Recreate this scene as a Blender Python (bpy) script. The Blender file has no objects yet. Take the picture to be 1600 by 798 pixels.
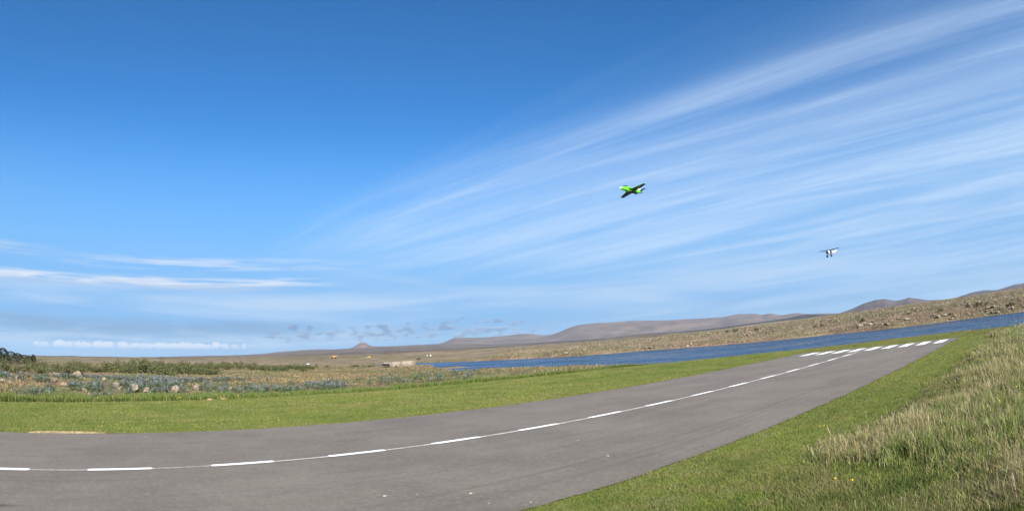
import bpy, math, random
import numpy as np
from mathutils import Matrix, Vector

# ------------------------------------------------------------------ camera, world, sun, exposure
scene = bpy.context.scene
C = scene.collection
EYE = 1.7
F_PX, PITCH, ROLL = 904.1644, math.radians(9.105961), math.radians(3.49561977)   # wide action-camera lens
cam = bpy.data.cameras.new("camera")
cam.type = 'PANO'
cam.sensor_width = 36.0
cam.clip_start, cam.clip_end = 0.05, 60000.0
def set_pano(name, val):
    for holder in (cam, getattr(cam, 'cycles', None)):
        if hasattr(holder, name):
            setattr(holder, name, val); return
set_pano('panorama_type', 'FISHEYE_LENS_POLYNOMIAL')
set_pano('fisheye_fov', math.radians(180))
for i_ in (0, 2, 3, 4): set_pano('fisheye_polynomial_k%d' % i_, 0.0)
set_pano('fisheye_polynomial_k1', -1600.0 / (36.0 * F_PX))
camo = bpy.data.objects.new("camera", cam); C.objects.link(camo)
camo.location = (0, 0, EYE)
camo.rotation_euler = (Matrix.Rotation(PITCH, 3, 'X') @ Matrix.Rotation(ROLL, 3, 'Y') @ Matrix.Rotation(math.radians(90), 3, 'X')).to_euler()
scene.camera = camo

HAZE = 2.6e-5
SUN_AZ, SUN_EL = 156.0, 31.0          # degrees clockwise from the view axis, above the horizon
def azdir(az, el=0.0):
    a, e = math.radians(az), math.radians(el)
    return Vector((math.sin(a) * math.cos(e), math.cos(a) * math.cos(e), math.sin(e)))
sun = bpy.data.lights.new("sun", 'SUN'); sun.energy = 5.0; sun.angle = math.radians(0.53); sun.color = (1.0, 0.93, 0.82)
suno = bpy.data.objects.new("sun", sun); C.objects.link(suno)
suno.rotation_euler = azdir(SUN_AZ, SUN_EL).to_track_quat('Z', 'Y').to_euler()
suno.location = (0, 0, 60)
vs = scene.view_settings
vs.view_transform = 'Standard'; vs.look = 'None'; vs.gamma = 1.0; vs.exposure = 1.25; vs.use_curve_mapping = False
scene.render.engine = 'CYCLES'
cy = scene.cycles
cy.use_denoising = True; cy.denoising_prefilter = 'ACCURATE'
cy.use_adaptive_sampling = True; cy.adaptive_threshold = 0.01; cy.adaptive_min_samples = 16
cy.max_bounces = 6; cy.diffuse_bounces = 2; cy.glossy_bounces = 2; cy.transmission_bounces = 3; cy.transparent_max_bounces = 6
cy.volume_bounces = 0
cy.caustics_reflective = False; cy.caustics_refractive = False

class NT:
    """small helper for writing node trees"""
    def __init__(s, tree):
        s.t = tree; s.n = tree.nodes; s.l = tree.links
    def node(s, typ, **kw):
        nd = s.n.new(typ)
        for k, v in kw.items(): setattr(nd, k, v)
        return nd
    def put(s, sock, v):
        if v is None: return
        if isinstance(v, bpy.types.NodeSocket): s.l.new(v, sock)
        elif isinstance(v, (tuple, list)):
            v = tuple(v)
            if len(sock.default_value) == 4 and len(v) == 3: v = v + (1.0,)
            sock.default_value = v
        else:
            try: sock.default_value = v
            except TypeError: sock.default_value = (v,) * len(sock.default_value)
    def m(s, op, a, b=None, c=None, clamp=False):
        nd = s.node('ShaderNodeMath', operation=op, use_clamp=clamp)
        s.put(nd.inputs[0], a); s.put(nd.inputs[1], b); s.put(nd.inputs[2], c)
        return nd.outputs[0]
    def vm(s, op, a, b=None):
        nd = s.node('ShaderNodeVectorMath', operation=op)
        s.put(nd.inputs[0], a)
        if b is not None: s.put(nd.inputs[3 if op == 'SCALE' else 1], b)
        return nd.outputs['Value'] if op in ('DOT_PRODUCT', 'LENGTH') else nd.outputs['Vector']
    def sep(s, v):
        nd = s.node('ShaderNodeSeparateXYZ'); s.put(nd.inputs[0], v); return nd.outputs[0], nd.outputs[1], nd.outputs[2]
    def xyz(s, x, y, z=0.0):
        nd = s.node('ShaderNodeCombineXYZ')
        for i, v in enumerate((x, y, z)): s.put(nd.inputs[i], v)
        return nd.outputs[0]
    def ramp(s, v, lo, hi, a=0.0, b=1.0, smooth=True):
        nd = s.node('ShaderNodeMapRange', interpolation_type='SMOOTHSTEP' if smooth else 'LINEAR', clamp=True)
        for i, q in enumerate((v, lo, hi, a, b)): s.put(nd.inputs[i], q)
        return nd.outputs[0]
    def noise(s, vec, scale=1.0, detail=4.0, rough=0.55, dist=0.0, typ='FBM'):
        nd = s.node('ShaderNodeTexNoise'); nd.noise_type = typ
        s.put(nd.inputs['Vector'], vec); s.put(nd.inputs['Scale'], scale); s.put(nd.inputs['Detail'], detail)
        s.put(nd.inputs['Roughness'], rough); s.put(nd.inputs['Distortion'], dist)
        return nd.outputs['Fac']
    def mix(s, f, a, b, mode='MIX'):
        nd = s.node('ShaderNodeMix', data_type='RGBA', blend_type=mode)
        s.put(nd.inputs['Factor'], f); s.put(nd.inputs[6], a); s.put(nd.inputs[7], b)
        return nd.outputs[2]

# ---- the sky: Nishita air with thin cirrus streaks and low cloud banks
world = bpy.data.worlds.new("World"); scene.world = world; world.use_nodes = True
W = NT(world.node_tree); W.n.clear()
sky = W.node('ShaderNodeTexSky'); sky.sky_type = 'NISHITA'; sky.sun_disc = False
sky.sun_elevation = math.radians(SUN_EL); sky.sun_rotation = math.radians(SUN_AZ)
sky.altitude = 50; sky.air_density = 1.0; sky.dust_density = 0.35; sky.ozone_density = 2.2
tc = W.node('ShaderNodeTexCoord')
gx, gy, gz = W.sep(tc.outputs['Generated'])
zc = W.m('MAXIMUM', gz, 0.012)
px, py = W.m('DIVIDE', gx, zc), W.m('DIVIDE', gy, zc)
el = W.m('MULTIPLY', W.m('ARCSINE', gz), 57.2958)
az = W.m('MULTIPLY', W.m('ARCTAN2', gx, gy), 57.2958)
skycol = W.mix(1.0, sky.outputs[0], (0.265, 0.725, 1.12), 'MULTIPLY')
deep = W.ramp(el, 8.0, 36.0, 0.98, 0.93)
skycol = W.mix(1.0, skycol, W.xyz(deep, deep, deep), 'MULTIPLY')
# pale blue air along the horizon
skycol = W.mix(W.ramp(el, 24.0, 3.0, 0.0, 0.98), skycol, (1.58, 3.25, 5.6))
skycol = W.mix(W.ramp(el, 4.5, 0.0), skycol, (1.70, 3.05, 4.75))
# cirrus: streaks that all run one way across a high flat layer
uu = W.m('ADD', W.m('MULTIPLY', px, 0.69), W.m('MULTIPLY', py, -0.724))
vv = W.m('ADD', W.m('MULTIPLY', px, 0.724), W.m('MULTIPLY', py, 0.69))
warp = W.noise(W.xyz(W.m('MULTIPLY', uu, 0.20), W.m('MULTIPLY', vv, 0.30), 3.0), 1.0, 1.0)
vw = W.m('ADD', vv, W.m('MULTIPLY', W.m('SUBTRACT', warp, 0.5), 0.9))
lg = W.m('LOGARITHM', W.m('MAXIMUM', W.m('ADD', vw, 0.6), 0.05), 2.718)
broad = W.noise(W.xyz(W.m('MULTIPLY', uu, 0.10), W.m('MULTIPLY', lg, 2.6), 1.7), 1.0, 2.0, 0.5)
fine = W.noise(W.xyz(W.m('MULTIPLY', uu, 0.24), W.m('MULTIPLY', lg, 6.0), 8.3), 1.0, 5.0, 0.58, 0.45)
strand = W.noise(W.xyz(W.m('MULTIPLY', uu, 0.60), W.m('MULTIPLY', lg, 20.0), 15.1), 1.0, 5.0, 0.66, 0.9)
edge = W.m('MULTIPLY', W.ramp(W.m('ADD', vw, W.m('MULTIPLY', W.m('SUBTRACT', fine, 0.5), 0.7)), 1.50, 2.75), W.ramp(uu, -7.5, -3.2))
cir = W.m('ADD', W.m('MULTIPLY', W.ramp(broad, 0.30, 0.68), 0.34), W.m('MULTIPLY', W.ramp(fine, 0.34, 0.70), 0.46))
cir = W.m('ADD', cir, W.m('MULTIPLY', W.m('MULTIPLY', W.ramp(strand, 0.36, 0.70), W.ramp(fine, 0.32, 0.62)), 0.26))
cir = W.m('MULTIPLY', W.ramp(cir, 0.12, 1.10, 0.16, 1.0, False), edge)
cir = W.m('MULTIPLY', cir, W.ramp(el, 0.5, 8.0, 0.25, 1.0))
cir = W.m('MULTIPLY', cir, 0.98, clamp=True)
# thin veil under the streaks, low in the sky
veil = W.noise(W.xyz(W.m('MULTIPLY', az, 0.035), W.m('MULTIPLY', el, 0.30), 5.0), 1.0, 3.0, 0.55, 0.4)
veil = W.m('MULTIPLY', W.ramp(veil, 0.40, 0.75), W.m('MULTIPLY', W.ramp(el, 1.0, 3.0), W.ramp(el, 12.0, 4.5)))
veil = W.m('MULTIPLY', veil, 0.75)
# long stratus bars to the left
def bar(e0, half, seed, azlo, azhi, fx=0.05, fe=1.1, lo=0.42, hi=0.62, amt=0.75):
    wv = W.noise(W.xyz(W.m('MULTIPLY', az, 0.11), seed, 0.0), 1.0, 2.0, 0.5)
    e0 = W.m('ADD', W.m('MULTIPLY', W.m('SUBTRACT', wv, 0.5), half * 1.6), e0)
    dd = W.m('ABSOLUTE', W.m('SUBTRACT', el, e0))
    ns = W.noise(W.xyz(W.m('MULTIPLY', az, fx * 2.2), W.m('MULTIPLY', el, fe * 2.2), seed), 1.0, 5.0, 0.62, 0.6)
    win = W.m('MULTIPLY', W.ramp(az, azlo - 6.0, azlo + 3.0), W.ramp(az, azhi + 5.0, azhi - 5.0))
    k = W.m('MULTIPLY', W.m('MULTIPLY', W.ramp(ns, lo, hi), W.ramp(dd, half, half * 0.15)), win)
    return W.m('MULTIPLY', k, amt, clamp=True)
b1 = bar(7.05, 0.62, 2.0, -80, -20, lo=0.34, hi=0.62, amt=0.85)
b1s = bar(6.6, 0.55, 2.6, -75, -24, lo=0.33, hi=0.6, amt=0.55)
b2 = bar(8.8, 0.85, 7.0, -42, -17, lo=0.36, hi=0.66, amt=0.6)
b3 = bar(9.2, 0.8, 12.0, -75, -47, lo=0.35, hi=0.6, amt=0.5)
b4 = bar(2.75, 1.1, 17.0, -70, -22, fx=0.07, fe=0.7, lo=0.27, hi=0.55, amt=0.62)
b4b = bar(1.6, 1.1, 19.0, -75, -14, fx=0.08, fe=0.8, lo=0.30, hi=0.6, amt=0.6)
# little cumulus row with flat bases, and scattered small grey clouds
def puffs(e0, top, sx, se, seed, azlo, azhi, lo, hi):
    ns = W.noise(W.xyz(W.m('MULTIPLY', az, sx), W.m('MULTIPLY', el, se), seed), 1.0, 3.0, 0.55, 0.2)
    hgt = W.m('SUBTRACT', el, e0)
    w_ = W.m('MULTIPLY', W.ramp(hgt, 0.0, 0.18), W.ramp(hgt, top, top * 0.2))
    win = W.m('MULTIPLY', W.ramp(az, azlo - 3.0, azlo + 3.0), W.ramp(az, azhi + 3.0, azhi - 3.0))
    return W.ramp(W.m('MULTIPLY', ns, W.m('MULTIPLY', w_, win)), lo, hi), hgt
c1, c1h = puffs(0.62, 1.6, 1.25, 1.1, 6.1, -49, -26, 0.36, 0.47)
c2, c2h = puffs(1.15, 4.4, 0.80, 2.3, 9.9, -26, 3, 0.46, 0.53)
out = W.mix(cir, skycol, (3.9, 5.0, 6.5))
out = W.mix(veil, out, (3.6, 4.6, 6.0))
out = W.mix(b3, out, (4.0, 4.6, 5.6)); out = W.mix(b2, out, (5.0, 5.4, 6.1)); out = W.mix(b1, out, (5.3, 5.6, 6.1)); out = W.mix(b1s, out, (3.6, 4.2, 5.2))
out = W.mix(b4b, out, (3.3, 4.2, 5.4)); out = W.mix(b4, out, (1.55, 2.45, 3.75))
c2b = W.ramp(W.noise(W.xyz(W.m('MULTIPLY', az, 0.80), W.m('ADD', W.m('MULTIPLY', el, 2.3), 0.35), 9.9), 1.0, 3.0, 0.55, 0.2), 0.40, 0.62)
out = W.mix(W.m('MULTIPLY', c2, 0.9), out, W.mix(c2b, (2.7, 3.6, 4.9), (1.35, 2.15, 3.45)))
out = W.mix(W.m('MULTIPLY', c1, 0.78), out, W.mix(W.ramp(c1h, 0.05, 0.6), (2.6, 3.5, 4.9), (5.2, 5.4, 5.8)))
bg = W.node('ShaderNodeBackground'); W.put(bg.inputs[0], out); bg.inputs[1].default_value = 0.065
world.cycles.sampling_method = 'MANUAL'; world.cycles.sample_map_resolution = 512
wo = W.node('ShaderNodeOutputWorld'); W.l.new(bg.outputs[0], wo.inputs[0])

# ------------------------------------------------------------------ helpers
rng = np.random.default_rng(7); random.seed(7)
RW_AZ = math.radians(52.36623445)                      # the runway's direction
AX = np.array([math.sin(RW_AZ), math.cos(RW_AZ)]); NX = np.array([-math.cos(RW_AZ), math.sin(RW_AZ)])
def so2xy(s, off): return s * AX[0] + off * NX[0], s * AX[1] + off * NX[1]
def xy2so(x, y): return x * AX[0] + y * AX[1], x * NX[0] + y * NX[1]

def vnoise(x, y, seed=0):
    x = np.asarray(x, float); y = np.asarray(y, float)
    xi = np.floor(x).astype(np.int64); yi = np.floor(y).astype(np.int64)
    fx = x - xi; fy = y - yi
    fx = fx * fx * (3 - 2 * fx); fy = fy * fy * (3 - 2 * fy)
    def h(a, b):
        n = (a * 374761393 + b * 668265263 + seed * 1442695041) & 0xffffffff
        n = ((n ^ (n >> 13)) * 1274126177) & 0xffffffff
        return ((n ^ (n >> 16)) & 0xffff) / 65535.0
    return (h(xi, yi) * (1 - fx) + h(xi + 1, yi) * fx) * (1 - fy) + (h(xi, yi + 1) * (1 - fx) + h(xi + 1, yi + 1) * fx) * fy
def fbm(x, y, seed=0, oct=4, gain=0.5):
    a, t, n = 1.0, 0.0, 0.0
    for i in range(oct):
        t = t + a * vnoise(np.asarray(x) * 2 ** i, np.asarray(y) * 2 ** i, seed + i * 17); n += a; a *= gain
    return t / n
def sstep(a, b, x):
    t = np.clip((np.asarray(x, float) - a) / (b - a), 0, 1); return t * t * (3 - 2 * t)

def mesh_np(name, V, faces, mat=None, cols=None, smooth=False):
    """V (n,3); faces: list of arrays (m,k); cols (n,3) vertex colour attribute"""
    me = bpy.data.meshes.new(name)
    V = np.asarray(V, np.float32)
    me.vertices.add(len(V)); me.vertices.foreach_set('co', V.ravel())
    faces = [np.asarray(f, np.int32) for f in faces if len(f)]
    loops = np.concatenate([f.ravel() for f in faces])
    tot = np.concatenate([np.full(len(f), f.shape[1], np.int32) for f in faces])
    start = np.concatenate([[0], np.cumsum(tot)[:-1]]).astype(np.int32)
    me.loops.add(len(loops)); me.loops.foreach_set('vertex_index', loops)
    me.polygons.add(len(tot)); me.polygons.foreach_set('loop_start', start); me.polygons.foreach_set('loop_total', tot)
    if smooth: me.polygons.foreach_set('use_smooth', np.ones(len(tot), bool))
    me.update(calc_edges=True)
    if cols is not None:
        at = me.color_attributes.new('Col', 'FLOAT_COLOR', 'POINT')
        c4 = np.ones((len(V), 4), np.float32); c4[:, :3] = cols; at.data.foreach_set('color', c4.ravel())
    if mat: me.materials.append(mat)
    return me
def link(name, me, parent=None):
    o = bpy.data.objects.new(name, me); C.objects.link(o)
    if parent: o.parent = parent
    return o
def tag(o, label, cat, group=None):
    o['label'] = label; o['category'] = cat
    if group: o['group'] = group
    return o
def struct(o, label=None):
    o['kind'] = 'structure'
    return o
def stuff(o, label, cat):
    o['kind'] = 'stuff'; o['label'] = label; o['category'] = cat
    return o
def empty(name, loc=(0, 0, 0), M=None):
    o = bpy.data.objects.new(name, None); C.objects.link(o); o.empty_display_size = 0.2
    if M is not None: o.matrix_world = M
    else: o.location = loc
    return o

def material(name, rough=0.85, spec=0.3):
    m = bpy.data.materials.new(name); m.use_nodes = True
    t = NT(m.node_tree); b = t.n['Principled BSDF']
    b.inputs['Roughness'].default_value = rough; b.inputs['Specular IOR Level'].default_value = spec
    return m, t, b
def plain(name, col, rough=0.5, spec=0.4, var=0.0, scale=30.0):
    m, t, b = material(name, rough, spec)
    if var:
        tcn = t.node('ShaderNodeTexCoord'); n = t.noise(tcn.outputs['Object'], scale, 4.0)
        t.put(b.inputs['Base Color'], t.mix(t.ramp(n, 0.3, 0.7), tuple(c * (1 - var) for c in col), tuple(min(1, c * (1 + var)) for c in col)))
    else: b.inputs['Base Color'].default_value = (*col, 1)
    return m
def leafy(name, rough=0.7, transl=0.3):
    """blades and leaves coloured one by one, a little light passing through"""
    m, t, b = material(name, rough, 0.25)
    at = t.node('ShaderNodeAttribute', attribute_name='Col')
    t.put(b.inputs['Base Color'], at.outputs['Color'])
    if transl:
        tr = t.node('ShaderNodeBsdfTranslucent'); t.put(tr.inputs[0], at.outputs['Color'])
        mx = t.node('ShaderNodeMixShader'); mx.inputs[0].default_value = transl
        t.l.new(b.outputs[0], mx.inputs[1]); t.l.new(tr.outputs[0], mx.inputs[2]); t.l.new(mx.outputs[0], t.n['Material Output'].inputs[0])
    return m
M_LEAF = leafy('leaf'); M_PLANT = leafy('plant_solid', 0.8, 0.0)

# ------------------------------------------------------------------ the lie of the land
AZ_SH = np.array([-180, -90, -60, -13, -11, -9.9, -8.6, -7.9, -6.2, -3.2, 2.4, 5.6, 8.8, 12, 18, 25, 31, 37, 44, 47, 50, 60, 80, 100, 180.])
R_NEAR = np.array([999, 999, 999, 999, 145, 130, 118, 88, 75, 68, 61, 57, 51, 48, 47, 46.5, 45, 46, 44, 42, 40, 36, 32, 999, 999.])
R_FAR = np.array([900, 900, 900, 900, 147, 150, 146, 143, 141, 136, 130, 122, 124, 124, 116, 107, 106, 96, 93, 91, 89, 85, 80, 900, 900.])
WATER_Z = -1.0
AZ_T = np.array([-180, -90, -60, -38, -29, -19, -13, -7, 0, 6, 12, 18, 25, 31, 37, 44, 50, 80, 110, 180.])
R_T = np.array([1, 40, 80, 130, 200, 300, 500, 1000, 3000, 6000, 12500.])
def Z(r, e): return EYE + r * math.tan(math.radians(e))
ZT = np.array([
 [0, 0, 0, 0, 0, 0] + [Z(500, -.2), Z(1000, -.2), Z(3000, -.2), Z(6000, -.2), Z(12500, -.2)],
 [0, 0, 0, 0, 0, 0] + [Z(500, -.2), Z(1000, -.2), Z(3000, -.2), Z(6000, -.2), Z(12500, -.2)],
 [0, 0, 0, 0, 0, 0] + [Z(500, -.27), Z(1000, -.26), Z(3000, -.25), Z(6000, -.25), Z(12500, -.25)],
 [0, 0, 0, 0, -.1, -.1] + [Z(500, -.2), Z(1000, -.12), Z(3000, -.03), Z(6000, -.03), Z(12500, -.04)],
 [0, 0, -.2, -.4, -.4, -.2] + [Z(500, -.18), Z(1000, -.07), Z(3000, .06), Z(6000, .17), Z(12500, .15)],
 [0, 0, -.55, -.9, -.85, -.4] + [Z(500, -.2), Z(1000, 0), Z(3000, .3), Z(6000, .60), Z(12500, .4)],
 [0, 0, -.75, -1.05, -.9, -.3] + [Z(500, -.2), Z(1000, 0), Z(3000, .35), Z(6000, .73), Z(12500, .4)],
 [0, 0, -.8, -1.0, -.85, -.1] + [Z(500, -.1), Z(1000, 0), Z(3000, .30), Z(6000, .75), Z(12500, .4)],
 [0, 0, -.3, -.3, -.2, .1] + [Z(500, -.1), Z(1000, .02), Z(3000, .18), Z(6000, .35), Z(12500, .2)],
 [0, 0, 0, .1, .37, .6] + [Z(500, -.04), Z(1000, .08), Z(3000, .22), Z(6000, .22), Z(12500, .1)],
 [0, 0, 0, .5, .7, 1.2] + [Z(500, .05), Z(1000, .18), Z(3000, .36), Z(6000, .3), Z(12500, .1)],
 [0, 0, 0, .8, 1.0, 1.6] + [Z(500, .05), Z(1000, .14), Z(3000, .2), Z(6000, .2), Z(12500, .1)],
 [0, 0, 0, 1.0, 1.3, 1.9] + [Z(500, .18), Z(1000, .34), Z(3000, .3), Z(6000, .2), Z(12500, .1)],
 [0, 0, 0, 1.1, 1.6, 2.4] + [Z(500, .26), Z(1000, .36), Z(3000, .3), Z(6000, .2), Z(12500, .1)],
 [0, 0, 0, 1.3, 1.8, 2.7] + [Z(500, .32), Z(1000, .30), Z(3000, .3), Z(6000, .2), Z(12500, .1)],
 [0, 0, 0, 1.3, 1.9, 2.8] + [Z(500, .27), Z(1000, .24), Z(3000, .2), Z(6000, .2), Z(12500, .1)],
 [0, 0, 0, 1.3, 1.9, 2.8] + [Z(500, .24), Z(1000, .2), Z(3000, .2), Z(6000, .2), Z(12500, .1)],
 [0, 0, 0, 1.2, 1.8, 3.0] + [Z(500, .34), Z(1000, .3), Z(3000, .3), Z(6000, .2), Z(12500, .1)],
 [0, 0, 0, 0, 0, 0] + [Z(500, -.2), Z(1000, -.2), Z(3000, -.2), Z(6000, -.2), Z(12500, -.2)],
 [0, 0, 0, 0, 0, 0] + [Z(500, -.2), Z(1000, -.2), Z(3000, -.2), Z(6000, -.2), Z(12500, -.2)]], float)

# mown grass: a rectangle along the runway with a rounded far end (s along the runway, off to its left)
LAWN = np.array([(-70, -6), (-70, 24.6), (-5.4, 22.8), (-0.4, 24.0), (8, 25.0), (15, 25.6), (22, 25.1), (26.4, 25.0), (28.2, 23.6), (31.4, 21.3), (34.0, 18.3),
                 (35.4, 14.0), (36.8, 10.3), (36.4, 5.7), (34.7, 3.0), (33.0, 0.5), (28, -6)], float)
def lawn_in(s, off):
    s = np.asarray(s, float); off = np.asarray(off, float); n = len(LAWN); c = np.zeros(s.shape, bool); d = np.full(s.shape, 1e9)
    for i in range(n):
        x1, y1 = LAWN[i]; x2, y2 = LAWN[(i + 1) % n]
        cond = ((y1 > off) != (y2 > off)) & (s < (x2 - x1) * (off - y1) / (y2 - y1 + 1e-12) + x1)
        c ^= cond
        L2 = (x2 - x1) ** 2 + (y2 - y1) ** 2
        t = np.clip(((s - x1) * (x2 - x1) + (off - y1) * (y2 - y1)) / L2, 0, 1)
        d = np.minimum(d, np.hypot(s - x1 - t * (x2 - x1), off - y1 - t * (y2 - y1)))
    return np.where(c, d, -d)            # positive inside
def shore(x, y):
    """positive inside the lake, metres"""
    a = np.degrees(np.arctan2(x, y)); r = np.hypot(x, y)
    wob = (fbm(x * .12, y * .12, 31, 3) - .5) * 4.0
    rn = np.interp(a, AZ_SH, R_NEAR); rf = np.interp(a, AZ_SH, R_FAR)
    ins = np.minimum(r - rn, rf - r) + wob * sstep(46, 60, r)
    spit = sstep(-4.4, -6.5, a) * sstep(-14, -12, a)
    cs = 93 + (fbm(x * .2, y * .2, 3, 2) - .5) * 3
    ins = np.where(spit > 0.01, np.minimum(ins, np.abs(r - cs) - 4.5 * spit), ins)
    return ins
def height(x, y):
    x = np.asarray(x, float); y = np.asarray(y, float)
    a = np.degrees(np.arctan2(x, y)); r = np.maximum(np.hypot(x, y), 1.0)
    lr = np.log(r); LR = np.log(R_T)
    ia = np.clip(np.searchsorted(AZ_T, a) - 1, 0, len(AZ_T) - 2); fa = (a - AZ_T[ia]) / (AZ_T[ia + 1] - AZ_T[ia]); fa = np.clip(fa, 0, 1); fa = fa * fa * (3 - 2 * fa)
    ir = np.clip(np.searchsorted(LR, lr) - 1, 0, len(LR) - 2); fr = np.clip((lr - LR[ir]) / (LR[ir + 1] - LR[ir]), 0, 1)
    lin = (np.exp(lr) - R_T[ir]) / (R_T[ir + 1] - R_T[ir])
    fr = np.where(r > 300, np.clip(lin, 0, 1), fr)
    z = (ZT[ia, ir] * (1 - fr) + ZT[ia, ir + 1] * fr) * (1 - fa) + (ZT[ia + 1, ir] * (1 - fr) + ZT[ia + 1, ir + 1] * fr) * fa
    s, off = xy2so(x, y)
    ld = lawn_in(s, off)
    wild = sstep(0.0, -2.5, ld)
    # knolls and hummocks
    z = z + wild * ((fbm(x * .35, y * .35, 5, 4) - .5) * .22 * sstep(25, 40, r) + (fbm(x * .05, y * .05, 9, 4) - .5) * 1.1 * sstep(60, 200, r) * (1 - .8 * sstep(-22, -15, a) * sstep(4, -2, a) * sstep(260, 160, r))
                    + (fbm(x * .012, y * .012, 13, 4) - .45) * 4.0 * sstep(180, 500, r) * sstep(15000, 900, r) + (fbm(x * .003, y * .003, 15, 4) - .5) * 10 * sstep(900, 3000, r))
    # stony bank beside the lawn, to the left
    bank = sstep(24.0, 30.0, off) * sstep(48, 36, off) * sstep(11, -4, s)
    z = z + bank * (.10 + .20 * sstep(9, -12, s) + .34 * (fbm(x * .3, y * .3, 23, 3) - .5))
    # lake
    ins = shore(x, y)
    far = r > 0.5 * (np.interp(a, AZ_SH, R_NEAR) + np.interp(a, AZ_SH, R_FAR))
    up = WATER_Z + np.where(far, .12, np.where(r > 62, .05, .10)) * np.maximum(-ins, 0) ** .92 + np.where(far & (a > 3), .25 * sstep(0, 3, -ins), 0.)
    z = np.where(ins > 0, WATER_Z - .12 * np.minimum(ins, 8), np.where(-ins < 60, np.minimum(z, up), z))
    # meadow right of the runway: hummocky
    z = z + sstep(3.2, 0.5, off) * sstep(0.0, 6.0, s) * sstep(60, 30, r) * (.05 + .22 * fbm(x * .5, y * .5, 41, 3) - .06) * (ins < -2)
    # keep the ground just under the mown sheet
    return np.where(ld > 0, np.minimum(z, np.where(off < 3.2, z, 0.0)), z)

# ------------------------------------------------------------------ ground sheet
def terrain():
    azs = np.concatenate([np.arange(-180, -66, 4.0), np.arange(-66, 72, 0.24), np.arange(72, 180.1, 4.0)])
    rs = np.concatenate([[0.0], np.geomspace(0.8, 20, 40), np.geomspace(20.4, 420, 190), np.geomspace(428, 12500, 90)])
    A, Rr = np.meshgrid(np.radians(azs), rs)
    X, Y = Rr * np.sin(A), Rr * np.cos(A)
    Zz = height(X, Y)
    Zz = np.where(Rr < .1, 0, Zz)
    n, m = X.shape
    V = np.stack([X, Y, Zz], -1).reshape(-1, 3)
    i, j = np.meshgrid(np.arange(n - 1), np.arange(m - 1), indexing='ij')
    q = np.stack([i * m + j, i * m + j + 1, (i + 1) * m + j + 1, (i + 1) * m + j], -1).reshape(-1, 4)[:, ::-1]
    # ground cover as colours that belong to the soil and plants
    x, y, r = X.ravel(), Y.ravel(), Rr.ravel()
    a = np.degrees(np.arctan2(x, y)); s, off = xy2so(x, y)
    n1 = fbm(x * .12, y * .12, 51, 4)[:, None]; n2 = fbm(x * .9, y * .9, 52, 4)[:, None]; n3 = fbm(x * .02, y * .02, 53, 4)[:, None]; n4 = fbm(x * .004, y * .004, 54, 4)[:, None]
    c = lambda *v: np.array(v)
    heath = c(.165, .112, .070) * (1 - sstep(.42, .6, n1)) + c(.105, .110, .045) * sstep(.42, .6, n1)
    heath = heath * (1 - .5 * sstep(.5, .75, n2)) + c(.235, .155, .105) * .5 * sstep(.5, .75, n2)
    far = c(.185, .143, .096) * (1 - sstep(.4, .6, n3)) + c(.150, .128, .074) * sstep(.4, .6, n3)
    k = sstep(60, 160, r)[:, None]; col = heath * (1 - k) + far * k
    lava = c(.115, .088, .072) * (1 - sstep(.4, .62, n4)) + c(.085, .078, .065) * sstep(.4, .62, n4)
    k = sstep(350, 1500, r)[:, None]; col = col * (1 - k) + lava * k
    ins = shore(x, y)[:, None]
    k = sstep(-5, -.5, ins) * sstep(60, 75, r)[:, None] * (1 - sstep(0, 6, a) * .8)[:, None]; col = col * (1 - k) + c(.21, .135, .090) * k      # bare shore soil
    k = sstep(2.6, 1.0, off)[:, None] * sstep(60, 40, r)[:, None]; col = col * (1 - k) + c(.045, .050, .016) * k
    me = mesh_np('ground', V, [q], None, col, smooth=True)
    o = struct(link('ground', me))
    mt, t, b = material('ground_cover', 0.95, 0.1)
    at = t.node('ShaderNodeAttribute', attribute_name='Col')
    g = t.node('ShaderNodeNewGeometry'); P = g.outputs['Position']
    d = t.vm('LENGTH', P)
    f1 = t.noise(P, 1.6, 6.0, 0.65); f2 = t.noise(P, 0.13, 5.0, 0.6); f3 = t.noise(P, 0.012, 6.0, 0.65); f4 = t.noise(P, 0.002, 6.0, 0.65)
    k1 = t.ramp(d, 60.0, 25.0); k2 = t.ramp(d, 60.0, 140.0); k3 = t.ramp(d, 250.0, 700.0)
    spots = t.m('ADD', t.m('MULTIPLY', t.m('SUBTRACT', f1, .5), 1.6), t.m('MULTIPLY', t.m('MULTIPLY', t.m('SUBTRACT', f2, .5), 2.2), k2))
    spots = t.m('ADD', spots, t.m('MULTIPLY', t.m('MULTIPLY', t.m('SUBTRACT', f3, .5), 3.0), k3))
    spots = t.m('ADD', spots, t.m('MULTIPLY', t.m('MULTIPLY', t.m('SUBTRACT', f4, .5), 2.0), k3))
    fac = t.m('ADD', 1.0, spots, clamp=False)
    fac = t.m('MAXIMUM', fac, 0.35)
    t.put(b.inputs['Base Color'], t.mix(1.0, at.outputs['Color'], t.xyz(fac, fac, fac), 'MULTIPLY'))
    bp = t.node('ShaderNodeBump'); bp.inputs['Strength'].default_value = 0.9; bp.inputs['Distance'].default_value = 0.25
    t.put(bp.inputs['Height'], t.m('ADD', f1, t.m('MULTIPLY', f2, 3.0))); t.l.new(bp.outputs[0], b.inputs['Normal'])
    me.materials.append(mt)
    return o
ground = terrain()

def gz_(x, y): return float(height(np.array([x]), np.array([y]))[0])

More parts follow.
